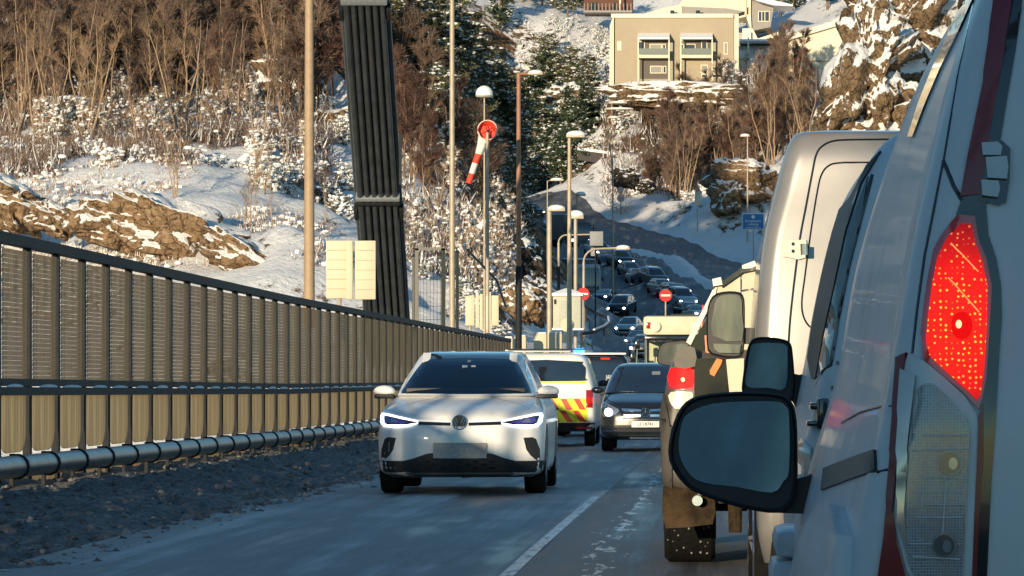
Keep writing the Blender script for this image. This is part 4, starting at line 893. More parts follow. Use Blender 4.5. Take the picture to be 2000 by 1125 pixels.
MB().prism([(1376, 655), (1382, 655), (1385, 690), (1378, 688)], lambda u, v: P(u, v, 24.5), (0, .04, 0)).build('indicator', plain('amber_lens', (.7, .25, .12), .3), vc, smooth=0)

# D: pickup with canopy
D0 = Vector((.6, 26.5, 0)); ORG[0] = D0
vd = thing('pickup_truck', 'muddy silver pickup with cream canopy and lit square brake light', 'pickup', D0); XD = .62
sD = 8000/26.5
def hD(x): return XD-x
bm_ = body([(.42, 26.65, 31.4, hD(-.28), .14, .5, 0, .3), (.58, 26.52, 31.6, hD(-.36), .12, .6, .02, .3), (.9, 26.5, 31.7, hD(-.365), .12, .7, .02, .4), (1.10, 26.5, 31.5, hD(-.345), .12, .6, .02, .3), (1.32, 26.52, 30.6, hD(-.30), .12, .5, .02, .3), (1.42, 26.6, 30.4, hD(-.235), .1, .3, .02, .3)], 4, xc=XD)
bvD = bm_.bvh(); bm_.build('body', plain('muddy_silver', (.075, .068, .058), .45, metal=.1, coat=.35, var=.45, scale=4, dirt=.5, dirtcol=(.16, .12, .08)), vd, smooth=45)
c_ = body([(1.40, 29.2, 30.8, .78, .2, .4, .02, .1), (1.65, 29.2, 30.4, .70, .2, .4, .02, .1), (1.82, 29.3, 30.1, .60, .2, .3), (1.86, 29.4, 30.0, .45, .2, .3)], 3, xc=XD); c_.build('cab', silver_paint, vd)
def dD(poly, nm, mat, off=.006, thick=.02, cell=16, parent=vd): return decal(bvD, poly, ray=pxray, off=off, thick=thick, cell=cell).build(nm, mat, parent)
tl = dD([(1308, 714), (1356, 714), (1357, 762), (1307, 760)], 'tail_light', red_lens, .008)
dD(smooth_poly([(1313, 721), (1351, 720), (1352, 756), (1312, 755)], 2), 'brake_light', brake, .018, parent=tl)
dD(ellipse(1334, 742, 3.5, 4, 12), 'bulb', brakeh, .024, parent=tl)
dD(smooth_poly([(1312, 766), (1352, 766), (1351, 782), (1346, 796), (1320, 798), (1309, 782)], 2), 'reverse_light', plain('cream_lens', (.65, .6, .5), .25), .012)
dD([(1300, 770), (1310, 830), (1315, 960), (1292, 962), (1288, 850)], 'wheel_arch', plain('arch_grey', (.055, .05, .045), .6), .02)
MB().prism(smooth_poly([(1318, 716), (1320, 690), (1335, 678), (1357, 680), (1357, 716)], 2), lambda u, v: P(u, v, 26.45), (0, .5, 0)).build('corner_cap', MAT['muddy_silver'], vd)
# mud flap, exhaust bracket, axle
MB().prism([(1295, 950), (1392, 950), (1398, 1000), (1392, 1024), (1340, 1030), (1300, 1032), (1293, 1000)], lambda u, v: P(u, v, 26.56), (0, .02, 0)).build('mud_flap', grime, vd, smooth=0)
MB().tube([P(1362, 978, 26.50), P(1362, 978, 26.46)], .034, 14).build('reflector', chrome, vd)
MB().box((XD, 27.6, .40), (1.3, .12, .12), bev=.03).build('axle', grime, vd); MB().tube([P(1436, 985, 26.7), P(1436, 1040, 26.7)], (.05, .045), 10).build('shock_absorber', grime, vd)
MB().box((XD, 26.56, .55), (1.5, .12, .16), bev=.03).build('rear_bumper', plain('dull_bumper', (.35, .32, .28), .5), vd)
for s in (-1, 1):
    o = wheel(vd, XD-D0.x+s*.80, 1.05, .40, .34, s)
    if s < 0:
        r7 = random.Random(5); sp = MB(); ORG[0] = Vector((0, 0, 0))
        for q in range(22):
            a = r7.uniform(.15, 1.0); sp.sphere((XD-D0.x-.80+r7.uniform(-.15, .15), 1.05-.402*math.cos(a), .40-.402*math.sin(a)), r7.uniform(.004, .010), n=5, m=3)
        sp.build('tread_snow', plain('dirty_tread_snow', (.22, .22, .22), .8), o); ORG[0] = D0; wheel(vd, XD-D0.x+s*.76, 4.3, .39, .27, s)
# canopy: sloping white frame, cream rear with peaked top, black cover strip with end pieces
Yd = 26.7; S_ = lambda u, v: P(u, v, Yd)
MB().prism([(1390, 562), (1447, 527), (1447, 700), (1352, 700), (1350, 672), (1394, 600)], S_, (0, 2.2, 0)).build('canopy_side', gloss_black, vd, smooth=0)
MB().prism([(1340, 668), (1392, 566), (1400, 561), (1398, 573), (1349, 674)], lambda u, v: P(u, v, Yd-.03), (0, .06, 0)).build('canopy_frame', plain('frame_white', (.72, .68, .6), .4), vd, smooth=0)
MB().prism([(1396, 562), (1446, 532), (1446, 700), (1396, 700)], lambda u, v: P(u, v, Yd-.012), (0, .02, 0)).build('canopy_panel', cream, vd, smooth=0)
MB().prism([(1449, 530), (1640, 520), (1640, 800), (1449, 800)], lambda u, v: P(u, v, Yd-.012), (0, .02, 0)).build('canopy_panel', cream, vd, smooth=0)
MB().prism([(1396, 562), (1450, 528), (1640, 510), (1640, 530), (1450, 545)], lambda u, v: P(u, v, Yd+.01), (0, 2.1, 0)).build('canopy_roof', cream, vd, smooth=0)
MB().prism([(1408, 551), (1449, 522), (1520, 508), (1520, 518), (1450, 533), (1410, 561)], lambda u, v: P(u, v, Yd-.05), (0, .1, 0)).build('cover_strip', gloss_black, vd, smooth=0)
for q in ([(1391, 545), (1408, 541), (1411, 556), (1393, 559)], [(1449, 518), (1474, 509), (1478, 519), (1466, 524), (1450, 525)]):
    MB().prism(q, lambda u, v: P(u, v, Yd-.06), (0, .05, 0)).build('strip_end', MAT['frame_white'], vd, smooth=0)
MB().prism([(1449, 566), (1500, 558), (1500, 562), (1449, 570)], lambda u, v: P(u, v, Yd-.016), (0, .02, 0)).build('panel_gap', gloss_black, vd, smooth=0)
MB().prism([(1356, 700), (1425, 700), (1420, 775), (1356, 790)], lambda u, v: P(u, v, 26.47), (0, .03, 0)).build('load_opening', gloss_black, vd, smooth=0)
st_ = MB().prism([(1400, 700), (1411, 703), (1408, 712), (1395, 735), (1387, 731), (1386, 724)], lambda u, v: P(u, v, 26.44), (0, .015, 0)).build('strap', plain('orange_webbing', (.85, .22, .05), .6), vd, smooth=0)
MB().prism([(1418, 702), (1453, 700), (1452, 770), (1425, 772)], lambda u, v: P(u, v, 26.45), (0, .03, 0)).build('tailgate_panel', cream, vd, smooth=0)
wing(vd, 29.4, [(1283, 705), (1286, 682), (1294, 670), (1316, 666), (1350, 667), (1352, 712), (1320, 716), (1292, 712)], [(1290, 702), (1293, 685), (1300, 676), (1318, 673), (1344, 673), (1344, 706), (1315, 710)], [(1340, 690), (1360, 690), (1360, 705), (1340, 705)], gm=mir_d, tilt=(-.02, .05), k=2)
ORG[0] = Vector((0, 0, 0))
# ---------------------------------------------------------------- valley traffic: small cars
def small_car(kind):
    t = thing('car', 'x', 'car')
    W, L, hz, Hh, s0 = {'hatch': (.87, 4.1, 1.0, 1.47, 1.0), 'suv': (.92, 4.6, 1.08, 1.66, .9), 'sedan': (.90, 4.7, .96, 1.43, 1.15)}[kind]
    m_ = body([(.2, .2, L-.2, W-.08, .4, .4), (.35, .02, L-.02, W, .4, .4, .1, .1), (.6, 0, L, W, .42, .4, .12, .1), (.75, .03, L, W, .45, .4, .15, .1), (hz-.12, .25, L-.02, W-.02, .5, .4, .15, .1), (hz-.03, .7, L-.05, W-.05, .5, .4, .15, .1), (hz, s0-.05, L-.1, W-.09, .4, .4, .1, .1)], 1)
    bv = m_.bvh(); b = m_.build('body', dark_paint, t)
    g_ = body([(hz-.01, s0-.05, L-.15, W-.09, .3, .3, .1, .1), (hz+(Hh-hz)*.5, s0+.5, L-.35, W-.2, .3, .3, .1, .1), (Hh-.06, s0+.95, L-.7, W-.3, .3, .3, .1, .1), (Hh, s0+1.3, L-1.1, W-.42, .3, .3)], 2)
    g_.build('cabin', glass_dark, t)
    top = body([(Hh-.05, s0+.93, L-.68, W-.285, .3, .3, .1, .1), (Hh-.01, s0+1.0, L-.8, W-.31, .3, .3, .1, .1), (Hh+.03, s0+1.25, L-1.1, W-.4, .3, .3)], 1); top.build('roof', dark_paint, t)
    for s in (-1, 1):
        f = (lambda p: p) if s == 1 else mirx
        decal(bv, ellipse(s*W*.77, .69, .11, .075, 10), off=.02, cell=.5).build('headlight', lampw, t)
        MB().sphere((s*(W+.06), s0+.35, hz+.06), (.10, .06, .07), n=8, m=5).build('side_mirror', dark_paint, t)
        for y in (.8, L-.8): MB().tube([(s*(W-.2), y, .31), (s*(W+.01), y, .31)], .31, 14).build('wheel', rubber, t)
        MB().box((s*(W-.13), (s0+L)/2, (hz+Hh)/2), (.02, .09, Hh-hz-.1)).build('pillar', dark_paint, t)
    decal(bv, rect(-W*.5, .42, W*.5, .60), off=.012, cell=.5).build('grille', gloss_black, t)
    decal(bv, rect(-.25, .32, .25, .42), off=.03, cell=.5).build('licence_plate', plate_mat, t)
    return t
protos = {k: small_car(k) for k in ('hatch', 'suv', 'sedan')}; used = set()
cols = {'black': dark_paint, 'grey': plain('grey_car', (.16, .17, .18), .3, coat=1), 'white': white_paint, 'silver': plain('silver_car', (.45, .46, .47), .3, metal=.3, coat=1),
        'blue': plain('blue_car', (.03, .07, .16), .3, coat=1), 'pale': plain('pale_blue_car', (.38, .48, .54), .3, coat=1), 'green': plain('green_car', (.03, .06, .045), .3, coat=1)}
def put_car(px, py, Y, kind, col, label, group, head=None, dist=None, roof=None):
    p = P(px, py, Y); x = p.x
    # height from the surface below
    z = max(H(x, Y), HB(x, Y))+.09 if Y > 168 else zr(Y)
    if head is None: head = 0
    roof = roof or ('silver' if int(px) % 2 else 'pale')  # pale roof colour stands in for snow and bright reflections
    o = protos[kind] if kind not in used else copy_tree(protos[kind]); used.add(kind)
    o.location = (x, Y, z); a = math.radians(head)
    dx, dy = math.sin(a), math.cos(a)
    z2 = HB(x+dx*4, Y+dy*4) if Y > 168 else zr(Y); z1 = HB(x, Y) if Y > 168 else zr(Y)
    o.rotation_euler = (math.atan2(z2-z1, 4), 0, -a); o.scale = (.96, .96, .96)
    tag(o, label, 'car', group)
    for c in o.children:
        if c.name.split('.')[0] in ('body', 'roof', 'side_mirror', 'pillar'):
            c.material_slots[0].link = 'OBJECT'; c.material_slots[0].material = cols[roof if roof and c.name.startswith('roof') else col]
        if c.name.split('.')[0] == 'roof' and not roof:
            pass
    return o
QG = 'cars queueing down the middle lane in the valley'; LG = 'cars coming down the near lane towards the bridge'
for a in [
 (1206, 506, 408.0, 'sedan', 'grey', 'grey saloon, first from the top of the middle queue', QG, -18),
 (1224, 517, 400.7, 'suv', 'black', 'black off-roader, second from the top of the middle queue', QG, -18),
 (1242, 528, 393.9, 'hatch', 'black', 'black hatchback, third from the top of the middle queue', QG, -18),
 (1258, 538, 387.4, 'hatch', 'silver', 'silver hatchback, fourth from the top of the middle queue', QG, -18),
 (1274, 546, 380.8, 'sedan', 'black', 'black saloon, fifth from the top of the middle queue', QG, -18),
 (1290, 556, 374.3, 'suv', 'green', 'dark green off-roader, sixth from the top of the middle queue', QG, -18),
 (1307, 566, 367.7, 'sedan', 'silver', 'silver saloon, seventh from the top of the middle queue', QG, -18),
 (1323, 573, 361.2, 'hatch', 'blue', 'dark blue hatchback, eighth from the top of the middle queue', QG, -18),
 (1334, 581, 354.6, 'sedan', 'grey', 'grey saloon, ninth from the top of the middle queue', QG, -18),
 (1345, 590, 347.5, 'suv', 'pale', 'pale blue off-roader, tenth from the top of the middle queue', QG, -18),
 (1358, 600, 340.0, 'hatch', 'black', 'black hatchback, eleventh from the top of the middle queue', QG, -18),
 (1376, 612, 332.0, 'hatch', 'white', 'white hatchback, last from the top of the middle queue', QG, -18),
 (1180, 492, 418, 'suv', 'silver', 'silver off-roader half hidden behind the grey sign panels', QG, -20),
 (1000, 424, 500, 'hatch', 'grey', 'small grey car at the far left end of the upper bend', LG, -30),
 (1022, 428, 488, 'sedan', 'black', 'dark car farthest left on the road bend in the trees shade', LG, -20),
 (1052, 432, 470, 'suv', 'black', 'black car with snow on its roof on the upper bend', LG, -24, None, 'grey'),
 (1090, 446, 452, 'suv', 'green', 'dark car between the lamp posts on the upper bend', LG, -24),
 (1168, 597, 365, 'hatch', 'blue', 'dark blue car just below the white lorry', LG, 14),
 (1203, 600, 346, 'suv', 'black', 'black off-roader behind the pale blue car', LG, 12),
 (1219, 624, 318, 'hatch', 'pale', 'pale blue car with both headlights lit in the near lane', LG, 10),
 (1240, 652, 286, 'suv', 'white', 'white off-roader beside the round-lamped service vehicle', LG, 6),
 (1252, 672, 262, 'hatch', 'grey', 'grey car partly hidden by the service vehicle mirrors', LG, 4)]:
    put_car(*a)

# box van and lorry in the valley
def lorry(name, label, px, py, Y, W, Hc, Hb, L, cabm, boxm, head=0, txt=None):
    p = P(px, py, Y); z = max(H(p.x, Y), HB(p.x, Y))+.09
    t = thing(name, label, 'lorry', (p.x, Y, z)); t.rotation_euler = (.04, 0, -math.radians(head))
    c = body([(.45, .05, 2.1, W, .2, .1, .05), (1.2, 0, 2.1, W, .2, .1, .05), (1.9, .04, 2.1, W, .2, .1, .05), (Hc-.15, .22, 2.1, W-.05, .25, .1, .05), (Hc, .45, 2.1, W-.15, .2, .1)], 3); bv = c.bvh(); c.build('cab', cabm, t)
    decal(bv, smooth_poly([(-W+.1, 1.62), (-W+.18, Hc-.30), (W-.18, Hc-.30), (W-.1, 1.62), (0, 1.58)], 1), off=.01, cell=.3).build('windscreen', glass_dark, t)
    MB().box((0, 2.3+(L-2.3)/2, (Hb+.8)/2), (W*2+.06, L-2.3, Hb-.8), bev=.03).build('cargo_box', boxm, t)
    MB().box((0, 2.3+(L-2.3)/2, Hb/2+.52-.02+.0), (.1, .1, .1)).build('frame', black_plastic, t)
    MB().box((0, 2.3+(L-2.3)/2, Hb+.02), (W*2-.2, L-2.5, .12), bev=.04).build('roof_snow', snow, t)
    for s in (-1, 1):
        decal(bv, rect(s*(W-.28)-.16, .72, s*(W-.28)+.16, .92), off=.015, cell=.3).build('headlight', lampw, t)
        MB().box((s*(W+.17), .25, 2.25), (.14, .12, .8), bev=.03).build('side_mirror', gloss_black, t)
        for y in (1.0, L-1.6, L-3.0): MB().tube([(s*(W-.35), y, .5), (s*W, y, .5)], .5, 16).build('wheel', rubber, t)
    decal(bv, rect(-W*.7, .85, W*.85, 1.4), off=.012, cell=.4).build('grille', plain('lorry_grille', (.08, .09, .10), .4) if 'lorry_grille' not in MAT else MAT['lorry_grille'], t)
    if txt:
        y = hit(bv, frontray, 0, 1.1)[0].y-.02; text_mb(txt, .34, lambda u, v: (.25+u*.9, y, 1.1+v), (0, .01, 0)).build('front_lettering', plate_mat, t, smooth=0)
    return t
lorry('lorry', 'white-roofed lorry with dark windscreen behind the utility cabin', 1148, 600, 374, 1.25, 3.4, 3.8, 9, plain('lorry_grey', (.42, .46, .5), .5), plain('lorry_box', (.10, .11, .12), .6), -13, 'MAN 362')
lorry('delivery_lorry', 'box lorry with one lit headlight high on the road bend', 1136, 502, 432, 1.2, 2.7, 3.5, 8, plain('lorry_dark', (.06, .07, .09), .5), plain('box_brown', (.16, .13, .12), .6), -20)

# ---------------------------------------------------------------- posts, lamps, signs
def gz(p, Y): return H(p, Y)
def lamp(label, px, ytop, ybase, Y, r, head=None, name='street_lamp', mat=steel_pole, rt=None, group=None, dark=None):
    b = P(px, ybase, Y); top = P(px, ytop, Y); g = H(b.x, Y) if Y > 167 else b.z
    if Y > 167: b.z = min(b.z, g+.0); b.z = max(b.z, g-.3) if abs(b.z-g) > 6 else b.z
    t = thing(name, label, 'street lamp', b, group=group); h = top.z-b.z
    pts = [(0, 0, h*k/6) for k in range(7)]; rt = rt or r*.6
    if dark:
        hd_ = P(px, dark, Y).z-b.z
        MB().tube([(0, 0, 0), (0, 0, hd_)], r*1.12, 12).build('dark_sleeve', steel_dark, t)  # shade on the lower pole, built as a dark sleeve
    MB().tube(pts, [r+(rt-r)*k/6 for k in range(7)], 12).build('pole', mat, t)
    s = sc(Y)
    for q in head or []:
        k = q[0]
        if k == 'arm':      # straight arm with flat head, px lengths
            dx, dz, w = q[1]/s, q[2]/s, q[3]/s
            MB().tube([(0, 0, h-.03), (dx, 0, h+dz)], r*.45, 8).build('arm', mat, t)
            l = MB(); l.box((dx+w/2, 0, h+dz), (w, .28, .11), bev=.04); lo_ = l.build('lamp_head', steel_pole, t)
            MB().sphere((dx+w/2, 0, h+dz+.05), (w/2, .17, .11), n=12, m=6).build('snow_cap', snow, lo_)
        if k == 'dome':
            w = q[1]/s
            l = MB(); l.stack([[(a*math.cos(2*math.pi*i/16), a*math.sin(2*math.pi*i/16), h+z) for i in range(16)] for z, a in ((-.10*w, .12*w), (-.05*w, .48*w), (.05*w, .5*w))]); lo_ = l.build('lamp_head', steel_pole, t)
            MB().stack([[(a*math.cos(2*math.pi*i/16), a*math.sin(2*math.pi*i/16), h+z) for i in range(16)] for z, a in ((.04*w, .50*w), (.25*w, .49*w), (.45*w, .38*w), (.58*w, .2*w), (.61*w, .04*w))]).build('snow_cap', snow, lo_)
        if k == 'head':     # flat head starting at the pole
            w, hh = q[1]/s, q[2]/s; off = q[3]/s if len(q) > 3 else 0
            lo_ = MB().box((off+w/2, 0, h), (w, .4, hh*.45), bev=.03).build('lamp_head', steel_pole, t)
            MB().sphere((off+w/2, 0, h+hh*.3), (w*.5, .24, hh*.55), n=14, m=7).build('snow_cap', snow, lo_)
        if k == 'neck':     # goose neck to the right
            dx, up, w = q[1]/s, q[2]/s, q[3]/s; c = [(0, 0, h)]
            for i in range(1, 7):
                a = math.pi/2*i/6; c.append((up*(1-math.cos(a)), 0, h+up*math.sin(a)))
            c.append((dx, 0, h+up+.05)); MB().tube(c, r*.6, 8).build('arm', mat, t)
            lo_ = MB().box((dx+w/2, 0, h+up), (w, .3, .12), bev=.03).build('lamp_head', steel_pole, t); MB().sphere((dx+w/2, 0, h+up+.08), (w*.52, .2, .15), n=12, m=6).build('snow_cap', snow, lo_)
    return t
lamp('thick tan lamp post nearest on the left, rising out of the picture', 604, -160, 640, 90, .125, [('arm', 30, -5, 20)], mat=plain('brown_pole', (.37, .26, .16), .6), rt=.085)
lamp('slim pale lamp post rising behind the gate frame', 883, -140, 690, 142, .105, [('arm', 30, -5, 20)], rt=.075)
lamp('lamp post with rounded snow-capped head above the windsock', 946, 188, 650, 196, .06, [('dome', 34)])
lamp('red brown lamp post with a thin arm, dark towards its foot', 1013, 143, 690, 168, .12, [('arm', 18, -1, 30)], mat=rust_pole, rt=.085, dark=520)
lamp('tall pale lamp post with snow-capped head standing before the utility cabin', 1112, 266, 690, 176, .125, [('head', 38, 13, -6)], rt=.07)
lamp('lamp post with snowy head left of the tall pale post', 1073, 410, 680, 190, .13, [('head', 34, 12, -3)], rt=.11)
lamp('slim lamp post with sloping arm above the left valley lamp', 1069, 353, 440, 262, .055, [('arm', 6, 1, 26)])
lamp('small far lamp with snowy head by the shaded bank', 1127, 381, 470, 330, .07, [('head', 20, 8, -3)])
lamp('lamp with broad peaked snow cap over the lorry', 1124, 424, 620, 226, .11, [('head', 30, 16, -14)], rt=.10)
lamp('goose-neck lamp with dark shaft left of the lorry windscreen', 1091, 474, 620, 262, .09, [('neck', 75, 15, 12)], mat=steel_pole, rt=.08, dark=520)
lamp('goose-neck lamp before the lorry windscreen', 1140, 512, 620, 245, .10, [('neck', 64, 26, 26)], rt=.08)
lamp('slim mast with three snow-laden arms beside the snowy traffic island', 1197, 335, 568, 352, .09, [('arm', -10, 105, 22), ('arm', -16, 122, 56), ('arm', -2, 134, 30)], rt=.05, name='lamp_mast')
lamp('twin-headed lamp on the slope by the snow-covered boulder', 1460, 266, 470, 455, .11, [('head', 18, 6, -14)], rt=.07)
# correct the mast's arms: they hang below its top
# windsock
ws_ = thing('windsock', 'red and white striped windsock hanging limp from its ring on a tall pole', 'windsock', P(952, 650, 164))
s = sc(164); o_ = P(952, 650, 164); c = P(952, 254, 164)-o_
MB().tube([(0, 0, 0), (0, 0, c.z-.1)], (.085, .06), 12).build('pole', steel_pole, ws_)
mb = MB(); mb.tube([(c.x+.39*math.cos(a), 0, c.z+.39*math.sin(a)) for a in [2*math.pi*i/28 for i in range(29)]], .025, 8, cap=False); mb.build('ring', plain('ring_pink', (.75, .55, .45), .5), ws_)
mb = MB(); mb.tube([(0, .05, c.z-.2), (.05, .02, c.z)], .03); mb.tube([(-.2, .02, c.z-.15), (.22, .02, c.z+.1)], .018); mb.tube([(-.1, .02, c.z+.25), (.1, .02, c.z-.3)], .018); mb.build('frame', gloss_black, ws_)
sr = plain('sock_red', (.75, .06, .03), .7); sw_ = plain('sock_white', (.82, .76, .68), .7)
path = [((952, 254), .385, 0), ((950, 262), .33, .25), ((941, 280), .20, .35), ((934, 300), .15, .4), ((927, 318), .13, .42), ((920, 338), .12, .44), ((914, 357), .13, .45)]
prev = None; n = 14
for i in range(len(path)-1):
    rings = []
    for (q, r_, yy), tt in ((path[i], i), (path[i+1], i+1)):
        cc = P(q[0], q[1], 164)-o_; flat = 1 if tt > 0 else 1
        d = Vector((0, 1, 0)) if tt == 0 else (Vector((-.3, 0, -1))).normalized()
        a = Vector((1, 0, 0)) if tt == 0 else Vector((1, 0, -.3)).normalized(); b_ = Vector((0, 0, 1)) if tt == 0 else Vector((0, 1, 0))
        if tt == 1: b_ = Vector((0, .6, .8)).normalized()
        rings.append([cc+Vector((0, yy, 0))+a*r_*math.cos(2*math.pi*k/n)*(1+.12*math.sin(3*2*math.pi*k/n))+b_*r_*math.sin(2*math.pi*k/n) for k in range(n)])
    MB().stack(rings, caps=(i == len(path)-2)).build('sock_band', sr if i in (0, 3, 5) else sw_, ws_)
MB().tube([(c.x, .3, c.z), (c.x, .32, c.z)], .37, 24).build('sock_back', sr, ws_)

# cable bundle with clamps: parallel to the bridge, falling to its anchorage
cb_ = thing('bridge_cable', 'sloping bundle of black suspension cables with pale clamp bands', 'cable', (-12.6, 161, 2)); ORG[0] = Vector((-12.6, 161, 2))
cm = plain('cable_sheath', (.045, .052, .058), .4, var=.3, scale=2)
p0 = Vector((-12.6, 161.5, 2.6)); dirc = Vector((.0, -13.6, 12.0)).normalized()
p0 = P(756, 640, 160); p1 = P(711, -10, 147.2); dirc = (p1-p0).normalized(); ln_ = 70
side = Vector((1, 0, 0)); dep = dirc.cross(side).normalized()
for row in range(2):
    for k in range(7):
        o = side*(k-3)*.262+dep*(row*.30-.15)*(-1)
        if row: o += side*.13
        if row and k == 6: continue
        MB().tube([p0+o-dirc*2, p0+o+dirc*8, p0+o+dirc*20, p0+o+dirc*ln_], .098 if k not in (0, 6) else .12, 12).build('cable', cm, cb_)
pc_ = plain('clamp_band', (.30, .33, .34), .4, metal=.3)
L_ = (p1-p0).length
rotm = Matrix((side, dirc, dep)).transposed()
for f_, w_ in ((.42, .16), (.405, .10), (.995, .3)):
    MB().box(p0+dirc*L_*f_, (1.66, w_, .62), rot=rotm, bev=.02).build('clamp_band', pc_ if w_ != .10 else steel_dark, cb_)
for f_ in (.37, .955):
    for sx in (-1, 1): MB().box(p0+dirc*L_*f_+side*sx*.86, (.14, .55, .5), rot=rotm, bev=.02).build('clamp_lug', steel_dark, cb_)
MB().box(P(782, 300, 152)-Vector((0, 0, .2)), (.10, .1, 1.9)).build('guide_bracket', steel_dark, cb_)
ORG[0] = Vector((0, 0, 0))

def board(name, label, cat, x0, y0, x1, y1, Y, mat, post=None, th=.12, ribs=0, bev=.02, mull=None):
    a, b_ = P(x0, y1, Y), P(x1, y0, Y); c = (a+b_)/2; base = P((x0+x1)/2, post or y1, Y)
    t = thing(name, label, cat, base); ORG[0] = base
    MB().box(c, (b_.x-a.x, th, b_.z-a.z), bev=bev).build('panel', mat, t)
    for k in range(ribs):
        z = a.z+(b_.z-a.z)*(k+1)/(ribs+1); MB().box((c.x, Y-th/2-.004, z), (b_.x-a.x-.08, .012, .014)).build('rib', plain('sign_joint', (.30, .25, .17), .6), t)
    if post: MB().tube([base-Vector((0, 0, .5)), Vector((c.x, Y+.02+th/2, c.z))], .05, 8).build('post', steel_pole, t)
    ORG[0] = Vector((0, 0, 0)); return t
sgn = plain('sign_back', (.58, .50, .36), .55, var=.05, scale=2)
t = board('sign_cabinet', 'cream double sign cabinet with its blank back to us beside the cable bundle', 'sign', 637, 470, 689, 583, 108, sgn, 640, ribs=5)
ORG[0] = t.location.copy()
a, b_ = P(693, 585, 108), P(734, 470, 108); MB().box((a+b_)/2, (b_.x-a.x, .12, b_.z-a.z), bev=.02).build('panel', sgn, t)
for k in range(5):
    z = a.z+(b_.z-a.z)*(k+1)/6
    MB().box(((a.x+b_.x)/2, 108-.064, z), (b_.x-a.x-.08, .012, .014)).build('rib', MAT['sign_joint'], t)
MB().box((P(684, 0, 108).x, 107.85, (a.z+b_.z)/2), (.17, .14, b_.z-a.z), bev=.02).build('mullion', sgn, t); MB().tube([P(715, 584, 108), P(715, 640, 108)], .04).build('post', steel_dark, t)
ORG[0] = Vector((0, 0, 0))
t = board('sign_cabinet', 'row of narrow cream sign backs on posts before the snowy bank', 'sign', 909, 578, 927, 636, 150, sgn, 690)
ORG[0] = t.location.copy()
for x0, x1, y0, y1 in ((929, 936, 575, 640), (937, 943, 574, 644), (949, 954, 578, 644), (956, 959, 570, 648), (960, 974, 577, 636)):
    a, b_ = P(x0, y1, 150), P(x1, y0, 150); MB().box((a+b_)/2, (b_.x-a.x, .1, b_.z-a.z), bev=.01).build('panel', sgn, t)
ORG[0] = Vector((0, 0, 0))
for (x0, y0, x1, y1, Y, lab) in ((1042, 652, 1068, 676, 172, 'cream concrete block left of the slim lamp post foot at the bridge end'), (1070, 651, 1098, 678, 172, 'cream concrete block right of the slim lamp post foot at the bridge end'), (1003, 657, 1028, 690, 170, 'low cream block beside the red brown post'), (985, 660, 1002, 690, 169, 'small snow-topped cream block at the end of the screen fence')):
    t = board('barrier_block', lab, 'barrier', x0, y0, x1, y1+14, Y, sgn, None, th=.5, bev=.05)
    ORG[0] = t.location.copy(); a, b_ = P(x0, y1, Y), P(x1, y0, Y); MB().box(((a.x+b_.x)/2, Y, b_.z+.03), (b_.x-a.x-.05, .42, .07), bev=.03).build('snow_cap', snow, t); ORG[0] = Vector((0, 0, 0))
# gate frame and mesh at the end of the screen
ga = thing('gate_frame', 'dark steel gate frame with wire mesh standing on the bridge edge', 'gate', P(840, 640, 136)); ORG[0] = ga.location.copy()
gp = plain('gate_grey', (.10, .095, .085), .5)
for x, w in ((814, .12), (866, .14)): MB().box((P(x, 0, 136).x, 136, (P(0, 485, 136).z+P(0, 660, 136).z)/2), (w, .12, P(0, 485, 136).z-P(0, 660, 136).z)).build('post', gp if x == 814 else gloss_black, ga, smooth=0)
MB().box((P(840, 0, 136).x, 136, P(0, 486, 136).z), (1.0, .12, .10)).build('header', gp, ga, smooth=0)
mb = MB()
for k in range(1, 8): mb.tube([P(814+k*6.6, 490, 136), P(814+k*6.6, 650, 136)], .006, 4)
for k in range(5): mb.tube([P(816, 520+k*26, 136), P(864, 520+k*26, 136)], .006, 4)
mb.build('wire_mesh', steel_dark, ga, smooth=0)
ORG[0] = Vector((0, 0, 0))
for x, y0, lab in ((893, 492, 'short black post right of the slim pale lamp post'), (808, 500, 'short grey post left of the gate frame')):
    t = thing('post', lab, 'post', P(x, 660, 140)); MB().tube([(0, 0, 0), (0, 0, P(0, y0, 140).z-P(0, 660, 140).z)], .06, 10).build('shaft', gloss_black if x > 850 else gp, t); MB().sphere((0, 0, P(0, y0, 140).z-P(0, 660, 140).z), .07).build('cap', steel_dark, t)
br = thing('stay_rod', 'black diagonal rod slanting down behind the windsock pole', 'rod', P(970, 548, 175)); ORG[0] = br.location.copy()
MB().tube([P(914, 489, 175), P(970, 548, 175), P(988, 600, 175)], (.05, .06, .05), 8).build('rod', gloss_black, br); MB().sphere(P(914, 489, 175), .08).build('end_cap', steel_dark, br); ORG[0] = Vector((0, 0, 0))

# signs in the valley
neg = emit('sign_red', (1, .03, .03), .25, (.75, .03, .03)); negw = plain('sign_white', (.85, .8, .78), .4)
def disc_sign(name, label, px, py, rpx, Y, ybase, face, bar=None, rim=None, Yp=0, back=None):
    b = P(px, ybase, Y); t = thing(name, label, 'sign', b); ORG[0] = b; r = rpx*Y/F; c = P(px, py, Y)
    MB().tube([b, Vector((c.x, Y+.06, c.z))], .04, 8).build('post', steel_pole, t)
    d = MB().tube([c+Vector((0, .02, 0)), c], r, 26).build('disc', rim or face, t)
    if rim: MB().tube([c+Vector((0, -.002, 0)), c+Vector((0, -.02, 0))], r*.78, 26).build('face', face, d)
    if bar: MB().box(c+Vector((0, -.015, 0)), (r*1.5, .02, r*.28)).build('white_bar', bar, d)
    ORG[0] = Vector((0, 0, 0)); return t
disc_sign('no_entry_sign', 'red no-entry sign beside the utility cabin roof', 1139, 574, 12, 207, 640, neg, negw)
disc_sign('no_entry_sign', 'red no-entry sign above the cream service vehicle roof', 1300, 577, 12, 212, 680, neg, negw)
disc_sign('round_sign_back', 'round cream sign back at the foot of the tall pale post', 1108, 635, 13.5, 179, 690, sgn)
